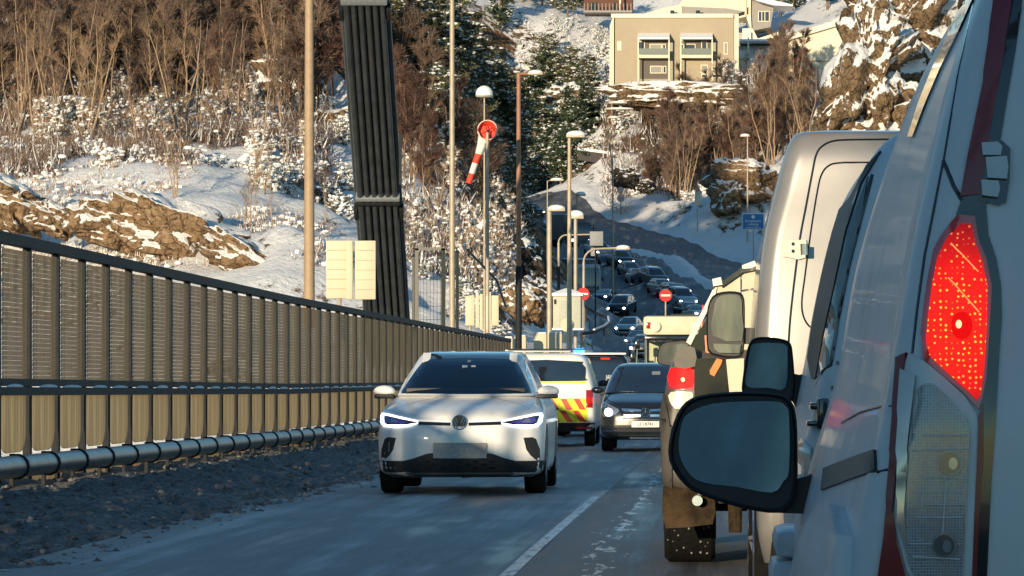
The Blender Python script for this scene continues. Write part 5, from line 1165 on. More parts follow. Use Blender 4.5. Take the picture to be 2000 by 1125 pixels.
t = thing('diamond_sign_back', 'diamond cream sign back under the round sign back', 'sign', P(1108, 660, 178)); ORG[0] = t.location.copy(); c = P(1108, 659, 178)
MB().box(c, (.42, .03, .42), rot=Matrix.Rotation(math.pi/4, 3, 'Y')).build('panel', sgn, t, smooth=0); MB().tube([c, c-Vector((0, 0, .7))], .03).build('post', steel_pole, t); ORG[0] = Vector((0, 0, 0))
pinky = plain('faded_red', (.45, .18, .16), .5); facew = plain('faded_face', (.55, .45, .42), .5)
disc_sign('speed_limit_sign', 'faded round sign, upper of two on the snow slope', 1212, 371, 6.5, 470, 420, facew, rim=pinky)
t = disc_sign('speed_limit_sign', 'faded round sign reading 60, lower of two on the snow slope', 1212.5, 387, 7.5, 469, 420, facew, rim=pinky)
ORG[0] = t.location.copy(); c = P(1212.5, 387, 468.9); text_mb('60', .42, lambda u, v: c+Vector((u, -.06, v)), (0, .01, 0)).build('number', pinky, t, smooth=0); ORG[0] = Vector((0, 0, 0))
t = board('sign_board', 'plain tan sign board on a post before the forest on the snow slope', 'sign', 1357, 375, 1368, 402, 462, sgn, 444)
bl_ = plain('sign_blue', (.01, .16, .42), .4)
t = board('blue_sign', 'blue road sign with white emblem and three lines of white writing', 'sign', 1449, 416, 1494, 449, 430, negw, 500, bev=.03); ORG[0] = t.location.copy()
a, b_ = P(1451, 447, 429.9), P(1491, 418, 429.9); c = (a+b_)/2; MB().box(c+Vector((0, -.05, 0)), (b_.x-a.x, .02, b_.z-a.z)).build('face', bl_, t, smooth=0)
MB().tube([P(1471, 423.5, 429.82), P(1471, 423.5, 429.80)], .19, 14).build('emblem', negw, t)
for s_, z_, h_ in (('Energistasjon', 431.5, .38), ('Ladeplass', 438, .38), ('venstre 300 m', 444.5, .34)):
    c2 = P(1471, z_, 429.8); text_mb(s_, h_, lambda u, v: c2+Vector((u*.82, 0, v)), (0, .01, 0)).build('lettering', negw, t, smooth=0)
ORG[0] = Vector((0, 0, 0))
t = board('sign_box', 'grey sign panel backs hung under the goose-neck arm', 'sign', 1152, 452, 1178, 480, 250, plain('sign_grey', (.22, .23, .23), .6), None); 
ORG[0] = t.location.copy(); MB().box(P(1158, 492, 250.1)+Vector((0, 0, 0)), (.25, .1, .5)).build('panel', MAT['sign_grey'], t); MB().tube([P(1163, 478, 250), P(1163, 640, 250)], .045).build('post', steel_dark, t); ORG[0] = Vector((0, 0, 0))
# utility cabin
cab = thing('utility_cabin', 'cream utility cabin with a pitched snow roof at the bridge end', 'cabin', P(1107, 645, 198)); ORG[0] = cab.location.copy()
a, b_ = P(1080, 645, 198), P(1134, 578, 198); cx = (a.x+b_.x)/2; w = b_.x-a.x; hh = b_.z-a.z
MB().box((cx, 199, (a.z+b_.z)/2), (w, 2.0, hh), bev=.02).build('wall', plain('cabin_wall', (.42, .42, .33), .6), cab)
MB().box((cx-.10, 197.98, a.z+hh*.45), (w*.42, .04, hh*.8), bev=.01).build('door', plain('cabin_door', (.38, .39, .31), .6), cab)
MB().stack([[(cx+sx*(w/2+.12)*q, 199+sy*1.15*q2, b_.z+z) for sx, sy in ((-1, -1), (1, -1), (1, 1), (-1, 1))] for z, q, q2 in ((0, 1, 1), (.12, 1, 1), (.38, .12, .5))]).build('roof', snow, cab, smooth=0)
MB().box((cx-w*.42, 197.97, b_.z-.28), (.10, .05, .22)).build('vent', steel_dark, cab); MB().box((cx, 198.2, a.z+.05), (w+.3, .5, .1), bev=.04).build('snow_step', snow, cab)
ORG[0] = Vector((0, 0, 0))
# curved kerb rail with snow
t = thing('guard_rail', 'low dark curved guard rail with snow on top beside the traffic island', 'rail', P(1150, 650, 205)); ORG[0] = t.location.copy()
pp = [P(1135, 652, 205), P(1160, 648, 207), P(1180, 640, 210), P(1190, 632, 214), P(1188, 622, 220), P(1165, 612, 228), P(1145, 600, 236)]
MB().tube(pp, .09, 8).build('rail', steel_dark, t); MB().tube([p+Vector((0, 0, .10)) for p in pp[1:5]], .06, 8).build('snow_ridge', snow, t)
for p in pp[::2]: MB().box(p-Vector((0, 0, .4)), (.08, .08, .8)).build('post', steel_dark, t)
ORG[0] = Vector((0, 0, 0))

# ---------------------------------------------------------------- houses
hw1 = plain('beige_render', (.38, .315, .225), .8, var=.04, scale=1); hw2 = plain('white_boarding', (.70, .63, .47), .7, var=.03, scale=1); trimw = plain('white_trim', (.80, .72, .55), .6)
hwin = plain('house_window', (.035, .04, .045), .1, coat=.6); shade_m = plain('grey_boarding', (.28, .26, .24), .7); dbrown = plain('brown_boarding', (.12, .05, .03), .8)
def win(parent, x0, z0, x1, z1, y, fr=.09, curtain=None, mull=None):
    w = MB(); w.box(((x0+x1)/2, y, (z0+z1)/2), (x1-x0+fr*2, .10, z1-z0+fr*2)); o = w.build('window', trimw, parent, smooth=0)
    MB().box(((x0+x1)/2, y-.045, (z0+z1)/2), (x1-x0, .03, z1-z0)).build('pane', curtain or hwin, o, smooth=0)
    if mull:
        for m_ in mull: MB().box((x0+(x1-x0)*m_, y-.065, (z0+z1)/2), (fr, .03, z1-z0)).build('mullion', trimw, o, smooth=0)
YH = 535; k = YH/F
def hx(px): return (px-CX)*k
def hz(py): return CZ-(py-CY)*k
hs = thing('apartment_house', 'beige two-storey flats with two snow-roofed balconies on the hill', 'house', (hx(1310), YH, hz(157))); ORG[0] = hs.location.copy()
MB().box((hx(1317), YH+5, (hz(34)+hz(200))/2), (hx(1432)-hx(1200), 10, hz(34)-hz(200))).build('wall', hw1, hs, smooth=0)
rf = MB(); rf.prism([(1190, 200), (1191, 50), (1199, 28), (1199, 200)], lambda u, v: (hx(u), YH-.1, hz(v)), (0, 10, 0)); rf.build('end_wall', hw2, hs, smooth=0)
MB().box((hx(1313), YH+5.2, hz(31)), (hx(1432)-hx(1196)+.2, 11, .55), bev=.08).build('roof', trimw, hs)
MB().box((hx(1437), YH+5, hz(92)), (.75, 9.6, hz(28)-hz(158))).build('end_wall', hw2, hs, smooth=0)
MB().prism([(1236, 28), (1310, 8), (1332, 4), (1332, 28)], lambda u, v: (hx(u), YH+3, hz(v)), (0, 5, 0)).build('roof_storey', hw2, hs, smooth=0)
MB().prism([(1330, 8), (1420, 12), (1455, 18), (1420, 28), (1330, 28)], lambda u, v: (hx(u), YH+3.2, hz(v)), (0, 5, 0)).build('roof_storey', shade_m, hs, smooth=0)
for x in (1313, 1363): MB().box((hx(x), YH+2, hz(24)), (.55, .6, .8)).build('chimney', gloss_black, hs, smooth=0)
for x0, x1 in ((1246, 1308), (1329, 1392)):
    cx = (hx(x0)+hx(x1))/2; w = hx(x1)-hx(x0); zt = hz(72); zf = hz(112)
    r_ = MB(); r_.prism([(0, hz(65)), (-2.0, hz(76)), (-2.0, hz(79)), (0, hz(74))], lambda u, v: (hx(x0), YH+u, v), (w, 0, 0)); b2 = r_.build('balcony_roof', snow, hs, smooth=0)
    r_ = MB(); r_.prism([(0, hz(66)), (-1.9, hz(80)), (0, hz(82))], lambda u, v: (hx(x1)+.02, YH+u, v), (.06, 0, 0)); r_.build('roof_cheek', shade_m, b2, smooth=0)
    MB().box((cx, YH-.02, (hz(80)+hz(108))/2), (w-.5, .03, hz(80)-hz(108))).build('recess', plain('recess_brown', (.13, .11, .09), .8), hs, smooth=0)  # flat dark panel paints the shade inside the balcony
    MB().box((cx, YH-.02, (hz(118)+hz(154))/2), (w-.5, .03, hz(118)-hz(154))).build('recess', MAT['recess_brown'] if x0 == 1246 else hw1, hs, smooth=0)
    bl2 = MB().box((cx, YH-.9, zf), (w, 1.8, .42)).build('balcony', hw2, hs, smooth=0)
    MB().box((cx, YH-1.75, zf+.65), (w, .05, .75)).build('balustrade', plain('glass_rail', (.18, .20, .18), .2) if x0 == 1246 else MAT['glass_rail'], bl2, smooth=0)
    for x in (x0+1, x1-1): MB().box((hx(x), YH-1.75, (zt+hz(158))/2-.2), (.14, .14, zt-hz(158))).build('column', trimw, bl2, smooth=0)
    for x in (x0+10, x1+8): MB().box((hx(x), YH-.10, (zt+hz(158))/2-.2), (.10, .10, zt-hz(158)-.6)).build('drainpipe', gloss_black, hs, smooth=0)
win(hs, hx(1247), hz(98), hx(1258), hz(82), YH); win(hs, hx(1270), hz(98), hx(1291), hz(87), YH, curtain=plain('curtain_grey', (.22, .22, .20), .5)); win(hs, hx(1295), hz(98), hx(1299), hz(87), YH)
win(hs, hx(1331), hz(98), hx(1334), hz(87), YH); win(hs, hx(1338), hz(98), hx(1357), hz(87), YH); win(hs, hx(1371), hz(105), hx(1380), hz(82), YH)
win(hs, hx(1207), hz(97), hx(1212), hz(82), YH, curtain=hw2); win(hs, hx(1415), hz(105), hx(1420), hz(84), YH, curtain=MAT['curtain_grey'])
win(hs, hx(1271), hz(142), hx(1292), hz(130), YH, curtain=MAT['curtain_grey']); win(hs, hx(1296), hz(142), hx(1300), hz(130), YH); win(hs, hx(1370), hz(142), hx(1381), hz(128), YH, curtain=MAT['curtain_grey']); win(hs, hx(1393), hz(142), hx(1413), hz(131), YH, curtain=MAT['curtain_grey']); win(hs, hx(1417), hz(142), hx(1420), hz(129), YH)
win(hs, hx(1371), hz(151), hx(1381), hz(146), YH); win(hs, hx(1393), hz(151), hx(1420), hz(146), YH, mull=(.8,))
ORG[0] = Vector((0, 0, 0))
def boxhouse(name, label, polys, Y, rest=()):
    t = thing(name, label, 'house', P(polys[0][1][0][0], polys[0][1][0][1], Y)); ORG[0] = t.location.copy()
    for nm, pl2, dy, dep_, mt in polys: MB().prism(pl2, lambda u, v: P(u, v, Y)+Vector((0, dy, 0)), (0, dep_, 0)).build(nm, mt, t, smooth=0)
    ORG[0] = Vector((0, 0, 0)); return t
t = boxhouse('stepped_house', 'tall white house with grey side and balcony behind the beige flats', [
    ('wall', [(1305, 32), (1330, 6), (1350, -40), (1458, -40), (1458, 32), (1442, 36)], 0, 8, hw2), ('side_wall', [(1458, -40), (1468, -40), (1466, 20), (1468, 60), (1458, 34)], .3, 7, trimw),
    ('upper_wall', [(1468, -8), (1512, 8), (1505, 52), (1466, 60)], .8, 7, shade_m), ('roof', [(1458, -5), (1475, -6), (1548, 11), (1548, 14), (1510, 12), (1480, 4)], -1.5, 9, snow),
    ('wall', [(1450, 55), (1470, 55), (1480, 75), (1520, 62), (1520, 78), (1450, 80)], .4, 4, trimw), ('deck', [(1444, 78), (1530, 78), (1530, 82), (1444, 82)], -1.5, 6, snow), ('lower_wall', [(1446, 82), (1516, 82), (1516, 150), (1446, 150)], 3, 4, gloss_black),
    ('column', [(1460, 60), (1463, 60), (1463, 116), (1460, 116)], -1.2, .2, trimw), ('column', [(1515, 82), (1517, 82), (1517, 140), (1515, 140)], -1.2, .2, trimw),
    ('shed_wall', [(1435, 117), (1457, 120), (1457, 158), (1435, 158)], -6, 3, hw2), ('shed_roof', [(1432, 114), (1462, 118), (1462, 123), (1432, 119)], -6.4, 4, trimw), ('parapet', [(1457, 117), (1505, 117), (1505, 133), (1457, 133)], -1, 1, shade_m), ('snow_top', [(1457, 115), (1506, 115), (1506, 119), (1457, 119)], -1.2, 1.4, snow)], 560)
ORG[0] = t.location.copy(); p, q = P(1482, 40, 560), P(1502, 22, 560)
win(t, p.x, p.z, q.x, q.z, 560.75, mull=(.3, .6)); p, q = P(1459, 28, 560), P(1462, 14, 560); win(t, p.x, p.z, q.x, q.z, 560.25); ORG[0] = Vector((0, 0, 0))
t = boxhouse('gabled_house', 'white house with sloping roof, small window and chimney against the right cliff', [
    ('wall', [(1540, 78), (1652, 46), (1652, 150), (1540, 150)], 0, 9, hw2), ('roof', [(1528, 76), (1566, 62), (1655, 32), (1655, 45), (1540, 79), (1528, 80)], -.7, 10, trimw), ('chimney', [(1621, 40), (1633, 40), (1633, 50), (1621, 50)], 1, 1, gloss_black),
    ('sill_band', [(1556, 118), (1620, 118), (1620, 121), (1550, 121)], -.15, .2, shade_m), ('porch', [(1528, 105), (1540, 100), (1540, 150), (1528, 150)], .5, 4, shade_m)], 545)
ORG[0] = t.location.copy(); p, q = P(1547, 102, 545), P(1570, 90, 545); win(t, p.x, p.z, q.x, q.z, 544.97, curtain=MAT['curtain_grey'], mull=(.2,)); ORG[0] = Vector((0, 0, 0))
t = boxhouse('timber_house', 'red brown timber house with railed terrace at the top edge', [
    ('wall', [(1140, 24), (1140, -40), (1235, -40), (1235, 24)], 1, 6, dbrown), ('terrace', [(1140, 22), (1235, 22), (1235, 26), (1140, 26)], -1.5, 3, shade_m), ('window', [(1153, 20), (1153, 4), (1166, 4), (1166, 20)], .9, .2, gloss_black), ('window', [(1196, 20), (1196, 4), (1204, 4), (1204, 20)], .9, .2, gloss_black)]+
    [('baluster', [(x, 24), (x+1.4, 24), (x+1.4, 8), (x, 8)], -1.4, .1, shade_m) for x in range(1141, 1236, 7)]+[('column', [(1210, 24), (1213, 24), (1213, -30), (1210, -30)], -1.2, .2, trimw)], 600)
t = boxhouse('garden_shed', 'dark blue timber shed with snow roof in the shaded hollow', [
    ('wall', [(960, 352), (960, 308), (1026, 308), (1026, 352)], 0, 4, plain('shed_blue', (.035, .05, .07), .8)), ('roof', [(952, 312), (966, 294), (1010, 292), (1030, 308), (1030, 312)], -.5, 5, snow), ('door', [(1005, 352), (1005, 325), (1022, 325), (1022, 352)], -.1, .2, plain('door_dark', (.02, .03, .04), .7)), ('deck', [(950, 356), (1038, 356), (1038, 362), (950, 362)], -2, 4, dark_paint)], 522)
t = boxhouse('retaining_wall', 'long dark retaining wall capped with snow above the valley road', [
    ('wall', [(1128, 300), (1128, 292), (1190, 300), (1240, 311), (1312, 318), (1312, 336), (1240, 330), (1128, 312)], 0, .6, plain('wall_dark', (.05, .045, .045), .8)), ('snow_cap', [(1128, 293), (1128, 288), (1190, 296), (1240, 307), (1312, 315), (1312, 319), (1240, 312), (1190, 301)], -.2, 1.0, snow)], 520)
t['category'] = 'wall'

# ---------------------------------------------------------------- rocks
from mathutils import noise as _noise
def rock(label, px, py, Y, sx, sy, sz, seed, mat=None, name='rock_outcrop', rz=0, amp=.32, sink=.35, n=64):
    mat = mat or (crag_mat if seed in (31, 35, 39, 71, 75, 27) else rock_mat); c = P(px, py, Y)
    bm = bmesh.new(); bmesh.ops.create_icosphere(bm, subdivisions=5, radius=1)
    V = np.array([v.co[:] for v in bm.verts]); u = V/np.linalg.norm(V, axis=1)[:, None]
    V = np.sign(u)*np.abs(u)**.7; V = V/np.max(np.abs(V))
    f = fbm(u[:, 0]*3+seed+u[:, 2]*2, u[:, 1]*3+u[:, 2]*1.7, 1.2, 5, seed); g2 = np.abs(fbm(u[:, 0]*2.6-u[:, 1]*1.9+seed*3, u[:, 2]*3, 1.0, 3, seed+7))
    cell = np.empty(len(u))
    for q, w in enumerate(u):
        dd, pp_ = _noise.voronoi(Vector((w[0]*2.1, w[1]*2.1, w[2]*2.9))+Vector((seed*1.7, 0, 0)))[:2]
        cell[q] = .34*(_noise.cell(pp_[0]*7.3)-.5)-.13*(1-min((dd[1]-dd[0])*4, 1))
    r_ = 1+amp*(f*.9-g2*.8+cell*1.6)+.0; V = V*r_[:, None]*np.array([sx, sy, sz]); ca, sa = math.cos(rz), math.sin(rz)
    X = V[:, 0]*ca-V[:, 2]*sa; Zz = V[:, 0]*sa+V[:, 2]*ca
    for v, x, y, z in zip(bm.verts, X, V[:, 1], Zz): v.co = (x, y, z)
    me = bpy.data.meshes.new(name); bm.to_mesh(me); bm.free(); me.materials.append(mat)
    me.polygons.foreach_set('use_smooth', [True]*len(me.polygons))
    o = bpy.data.objects.new(name, me); SC.collection.objects.link(o); o.location = c; return tag(o, label, 'rock')
rock('brown rock face under the snow bank behind the screen fence, middle of the bank', 350, 470, 226, 4.3, 3.2, 2.1, 4, rz=-.42)
rock('low brown rock tapering right below the snow bank', 505, 520, 222, 3.6, 2.6, 1.25, 9, rz=-.48)
rock('tan rock slab left of the brown rock face', 205, 438, 226, 2.3, 2.0, 1.3, 14, rz=-.2)
rock('tan rock at the left edge of the picture', 10, 400, 232, 2.6, 2.5, 1.6, 19, rz=-.4)
rock('small tan rock low beside the left fence top', 100, 430, 228, 1.6, 1.6, .9, 23, rz=-.3)
rock('snowy rounded rock high among the bare trees on the left', 125, 215, 300, 2.2, 2, 1.0, 27)
rock('steep snowy crag at the upper right above the vans', 1692, 150, 470, 4.6, 7, 9.5, 31, rz=-.28, amp=.5)
rock('snow-plastered crag top at the upper right corner', 1760, 60, 500, 7.5, 8, 8, 35, rz=.1, amp=.5)
rock('lower right foot of the snowy crag behind the tall silver van', 1740, 240, 470, 6, 6, 5, 39, amp=.5)
rock('snow-capped boulder beside the blue road sign', 1450, 355, 478, 4.2, 4, 2.6, 43, rz=-.15, amp=.35)
rock('broken rock under the snow-capped boulder', 1418, 385, 474, 2.0, 2, 2.2, 47, amp=.4)
rock('dark rock with a snow cap at the bend above the round signs', 1222, 348, 492, 1.9, 2, 1.4, 51, mat=rock_dark, rz=-.15)
rock('small dark rock right of the snow-capped bend rock', 1262, 365, 490, 1.1, 1.2, .9, 55, mat=rock_dark)
rock('dark bare rock wedge left of the utility cabin', 1052, 592, 222, 1.1, 1.2, 1.5, 59, mat=rock_dark, rz=.9, amp=.25)
rock('dark cliff nose behind the red brown post', 1040, 525, 240, .9, 1.6, 1.7, 63, mat=rock_dark, rz=.35, amp=.25)
rock('snowy boulder under the cliff nose', 1020, 590, 214, 1.3, 1.2, 1.0, 67, rz=-.6)
rock('snow-covered crag at the top left of the cable bundle', 570, 90, 334, 4.8, 4, 2.2, 71, rz=-.1)
rock('snowy rock ledge in the thicket right of the thick lamp post', 650, 250, 294, 3.0, 2.5, 1.6, 81)
rock('dark rock hump among the bushes at mid left', 330, 265, 300, 2.4, 2, 1.1, 83, mat=crag_mat)
rock('snowy rock outcrop beside the upper left pines', 450, 60, 345, 3.5, 3, 1.6, 85, mat=crag_mat)
rock('rocky snowy hump above the windsock lamp', 860, 90, 585, 5, 4, 3.0, 87, mat=crag_mat)
rock('rocky ledge in the middle of the conifer slope', 1110, 205, 566, 4, 3, 3.0, 89, mat=crag_mat)
rock('pale rock face in snow beside the cable bundle', 560, 180, 306, 3.4, 3, 3.0, 75)
rock('low snowy bank directly below the beige flats', 1312, 186, 526, 9.5, 3, 1.9, 97, mat=crag_mat, amp=.25)
rock('dark rock at the snow hollow in the middle distance', 1225, 225, 540, 2.0, 2, 2.2, 79, mat=rock_dark)

# ---------------------------------------------------------------- trees
bark = plain('pale_bark', (.34, .235, .15), .8, var=.3, scale=3); bark2 = plain('brown_bark', (.20, .125, .075), .85, var=.3, scale=3)
twig1 = plain('red_brown_twigs', (.135, .090, .066), .9, var=.35, scale=2); twig2 = plain('tan_twigs', (.26, .17, .10), .9, var=.3, scale=2); twig3 = plain('dark_twigs', (.10, .052, .038), .9, var=.3)
needle = plain('pine_needles', (.030, .050, .022), .8, var=.5, scale=2); needle2 = plain('olive_needles', (.085, .088, .040), .8, var=.5, scale=2); leafsnow = plain('branch_snow', (.80, .80, .80), .8)
def rv(r): return Vector((r.gauss(0, 1), r.gauss(0, 1), r.gauss(0, 1))).normalized()
def strip_tri(mb, a, b, w, mi=0):
    d = (b-a); s = d.cross(Vector((random.random()-.5, -1, random.random()-.5))).normalized()*w
    mb.v += [tuple(a-s), tuple(a+s), tuple(b)]; k = len(mb.v); mb.f.append((k-3, k-2, k-1)); mb.m.append(mi)
def bare_tree(seed, h, spread, nlimb, ntwig, bm_, tm, multi=1, snowy=0, tw=.026, nm='bare_tree'):
    r = random.Random(seed); random.seed(seed)
    t = thing(nm, 'x', 'tree'); tr = MB(); limbs = []
    for m_ in range(multi):
        lean = Vector((r.gauss(0, .06)+(m_-(multi-1)/2)*.12, r.gauss(0, .06), 1)); p = Vector((r.uniform(-.2, .2), 0, -.4)); pts = [p]
        for k in range(8): p = p+Vector((lean.x*h/8+r.gauss(0, .05*h/8*2), lean.y*h/8+r.gauss(0, .08), h/8)); pts.append(p)
        rad = [max(.011*h*(1-k/8.6)**.9, .012) for k in range(9)]; tr.tube(pts, rad, 6, cap=False)
        for q in range(nlimb//multi):
            f = r.uniform(.22, .95); i = min(int(f*8), 7); a = pts[i].lerp(pts[i+1], f*8-i); ang = r.uniform(0, 6.283); L = spread*(1.15-f*.75)*r.uniform(.7, 1.2)
            d = Vector((math.cos(ang), math.sin(ang), r.uniform(.9, 2.0))).normalized(); lp_ = [a]
            for k in range(4): d = (d+rv(r)*.16+Vector((0, 0, .10))).normalized(); a = a+d*L/4; lp_.append(a)
            r0 = rad[i]*.5; tr.tube(lp_, [r0, r0*.75, r0*.5, r0*.35, .008], 4, cap=False); limbs.append(lp_)
    tr.build('trunk', bm_, t, smooth=60, fix=False)
    cr = MB()
    for q in range(ntwig):
        lp_ = r.choice(limbs); k = r.randrange(1, 4) if r.random() < .6 else 3; a = lp_[k].lerp(lp_[k+1], r.random()); d = ((lp_[k+1]-lp_[k]).normalized()*.8+rv(r)*.75+Vector((0, 0, .35))).normalized()
        L = r.uniform(.5, 1.3)*spread*.30; b2 = a+d*L; strip_tri(cr, a, b2, tw)
        for w in range(2):
            c = a.lerp(b2, r.uniform(.3, .9)); strip_tri(cr, c, c+(d+rv(r)*.7).normalized()*L*.55, tw*.8)
        if snowy and r.random() < .5: strip_tri(cr, a+Vector((0, 0, .03)), b2+Vector((0, 0, .03)), tw*r.uniform(1.2, 2.6), 1)
        if snowy and r.random() < .08: cr.add(*(lambda s: (s.v, s.f))(MB().sphere(a.lerp(b2, .4), (r.uniform(.12, .30), .14, r.uniform(.06, .12)), n=6, m=4)), mi=1)
    cr.build('crown', [tm, leafsnow], t, smooth=0, fix=False); return t
def conifer(seed, h, w, nm=needle, snowy=.4, nl=1.0):
    r = random.Random(seed); random.seed(seed); t = thing('snowy_conifer', 'x', 'tree')
    st = [Vector((0, 0, -.4)), Vector((r.gauss(0, .25), 0, h*.4)), Vector((r.gauss(0, .4), 0, h*.75)), Vector((r.gauss(0, .5), 0, h))]
    MB().tube(st, (.022*h, .016*h, .010*h, .01), 7).build('trunk', bark2, t)
    cr = MB(); nb = int(h*9)
    for q in range(nb):
        f = (q+r.random())/nb; z = h*(.16+.84*f); k = min(f*3, 2.99); i = int(k); c0 = st[i].lerp(st[i+1], k-i)
        L = w*math.sin(min(math.pi*(.18+.80*f), 3.1))**.75*r.uniform(.35, 1.25)+.2; ang = r.uniform(0, 6.283); d = Vector((math.cos(ang), math.sin(ang), r.gauss(.12, .22)))
        a = Vector((c0.x, c0.y, z)); e = a+d*L
        if L > w*.6: cr.tube([a, e], (.04, .01), 3, cap=False)
        for c_ in range(2+int(L*1.6)):      # needle tufts with a snow cushion on top
            g = r.uniform(.35, 1.05); cc = a.lerp(e, g)+Vector((r.gauss(0, .18), r.gauss(0, .18), r.gauss(0, .1))); R0 = r.uniform(.22, .48)
            for _ in range(16):
                u = rv(r); u.z = abs(u.z)*.7-.1; o = cc+Vector((r.gauss(0, .5), r.gauss(0, .5), r.gauss(0, .25)))*R0; strip_tri(cr, o, o+u.normalized()*R0*.9, R0*.17*nl)
            if r.random() < snowy:
                for _ in range(r.choice((1, 2, 2, 3))):
                    c = cc+Vector((r.gauss(0, .4), r.gauss(0, .4), r.uniform(.15, .45)))*R0; cr.add(*(lambda s: (s.v, s.f))(MB().sphere(c, (R0*r.uniform(.25, .62), R0*r.uniform(.25, .5), R0*r.uniform(.12, .24)), n=6, m=4)), mi=1)
    cr.build('crown', [nm, leafsnow], t, smooth=0, fix=False); return t
def shrub(seed, h, w, dark=False):
    r = random.Random(seed); random.seed(seed); t = thing('snowy_shrub', 'x', 'shrub'); st = MB(); ends = []
    for q in range(14):
        ang = r.uniform(0, 6.283); d = Vector((math.cos(ang)*w*.5/h, math.sin(ang)*w*.5/h, 1)); a = Vector((r.gauss(0, .15), r.gauss(0, .15), -.2)); pts = [a]
        L = h*r.uniform(.6, 1.05)
        for k in range(4): a = a+d.normalized()*L/4+rv(r)*.09*h*.5; pts.append(a)
        st.tube(pts, [.03, .025, .02, .014, .006], 4, cap=False); ends.append(pts)
    st.build('stem', bark2, t, smooth=60, fix=False); cr = MB()
    for q in range(420):
        pts = r.choice(ends); k = r.randrange(0, 4); a = pts[k].lerp(pts[k+1], r.random()); d = (rv(r)+Vector((0, 0, .5))).normalized(); b2 = a+d*r.uniform(.2, .55)*h*.4; strip_tri(cr, a, b2, .02 if not dark else .05)
        if r.random() < .5: strip_tri(cr, a+Vector((0, 0, .03)), b2+Vector((0, 0, .04)), r.uniform(.03, .07), 1)
        if r.random() < .17: cr.add(*(lambda s: (s.v, s.f))(MB().sphere(b2, (r.uniform(.14, .34), r.uniform(.10, .24), r.uniform(.06, .15)), n=7, m=4)), mi=1)
    cr.build('foliage', [needle2 if dark else twig2, leafsnow], t, smooth=0, fix=False); return t
PRO = {'birch': [bare_tree(100+i, 9.5, 2.1, 16, 420, bark, twig1 if i % 2 else twig2, multi=1+i % 3, tw=.012, nm='birch_tree') for i in range(4)],
       'brown': [bare_tree(200+i, 8.5, 2.6, 22, 1150, bark2, (twig1, twig3, twig1, twig1)[i], multi=2, tw=.034) for i in range(4)],
       'frost': [bare_tree(300+i, 4.5, 1.5, 18, 420, bark2, twig2, multi=3, snowy=.35, nm='scrub_tree') for i in range(3)],
       'shrub': [shrub(400+i, 1.7, 1.9) for i in range(3)], 'dshrub': [shrub(420+i, 2.2, 2.2, True) for i in range(3)],
       'pine': [conifer(500+i, 8.0, 2.0, needle, .5, 1.2) for i in range(4)], 'olive': [conifer(520+i, 6.5, 2.4, needle2, .85) for i in range(4)]}
usedp = set()
def plant(kind, x, Y, s, label, group, r, cat=None):
    i = r.randrange(len(PRO[kind])); src = PRO[kind][i]
    o = src if (kind, i) not in usedp else copy_tree(src); usedp.add((kind, i))
    o.location = (x, Y, H(x, Y)-.05); o.rotation_euler = (r.gauss(0, .03), r.gauss(0, .03), r.uniform(0, 6.283)); q = s*r.uniform(.85, 1.15); o.scale = (q*r.uniform(.9, 1.1), q*r.uniform(.9, 1.1), q)
    o['label'] = label; o['group'] = group
    if cat: o['category'] = cat
def field(kind, n, quad, s, label, group, seed, mind=0):
    """n plants spread between picture columns at given depths: quad = (px0,px1,Y0,Y1)"""
    r = random.Random(seed); k = 0; t = 0
    while k < n and t < n*30:
        t += 1; Y = r.uniform(quad[2], quad[3]); px_ = r.uniform(quad[0], quad[1]); x = (px_-CX)*Y/F
        if len(quad) > 4 and not quad[4](px_, CY-(H(x, Y)-CZ)*F/Y): continue
        if any(np.min(np.hypot(q[:, 0]-x, q[:, 1]-Y)) < w/2+1.6 for q, w in RL): continue
        plant(kind, x, Y, s, label, group, r); k += 1
G1 = 'bare red brown trees massed on the left hillside'
field('brown', 26, (560, 720, 288, 332), 1.0, 'bare red brown tree in the dense thicket on the left hillside', G1, 91)
field('brown', 118, (-40, 560, 302, 372), 1.0, 'bare red brown tree in the dense thicket on the left hillside', G1, 1)
field('brown', 26, (760, 960, 268, 325), .8, 'bare red brown tree on the slope between cable bundle and windsock', 'bare brown trees between cable bundle and windsock', 2)
field('birch', 30, (0, 640, 268, 312), .95, 'pale slender bare birch standing in front of the brown thicket', 'pale birches in front of the left thicket', 3)
field('birch', 6, (790, 900, 262, 300), .62, 'pale twisting birch right of the cable bundle', 'pale birches right of the cable bundle', 4)
field('birch', 9, (330, 640, 225, 258), .42, 'small thin sapling on the snow bank', 'saplings on the left snow bank', 44)
field('frost', 55, (0, 640, 262, 335), .75, 'frosted scrubby tree on the lower left slope', 'frosted scrub on the lower left slope', 5)
field('shrub', 62, (0, 640, 252, 318), .9, 'snow-laden bush above the left snow bank', 'snow-laden bushes above the left snow bank', 6)
field('dshrub', 34, (460, 700, 245, 300), .8, 'dark snow-spotted bush beside the thick lamp post', 'dark bushes around the thick lamp post', 7)
field('frost', 22, (780, 1010, 232, 300), .8, 'frosted scrubby tree behind the gate frame', 'frosted scrub behind the gate frame', 8)
field('dshrub', 16, (800, 1000, 225, 270), .7, 'dark snow-spotted bush behind the gate frame', 'dark bushes behind the gate frame', 9)
field('frost', 14, (0, 520, 345, 380), 1.0, 'frosted tree near the top of the left hillside', 'frosted trees at the top of the left hillside', 10)
field('olive', 60, (780, 1010, 298, 348), 1.0, 'snow-loaded olive conifer above the windsock', 'snow-loaded conifers above the windsock', 11)
field('pine', 20, (970, 1180, 500, 620), 1.05, 'dark conifer with snow in the shaded middle of the hill', 'dark conifers in the middle of the hill', 12)
field('olive', 60, (770, 1190, 560, 690), 1.0, 'green conifer speckled with snow left of the beige flats', 'conifers left of the beige flats', 13)
field('dshrub', 50, (1000, 1230, 530, 600), 1.1, 'snow-covered bush on the hill below the beige flats', 'snow-covered bushes below the beige flats', 14)
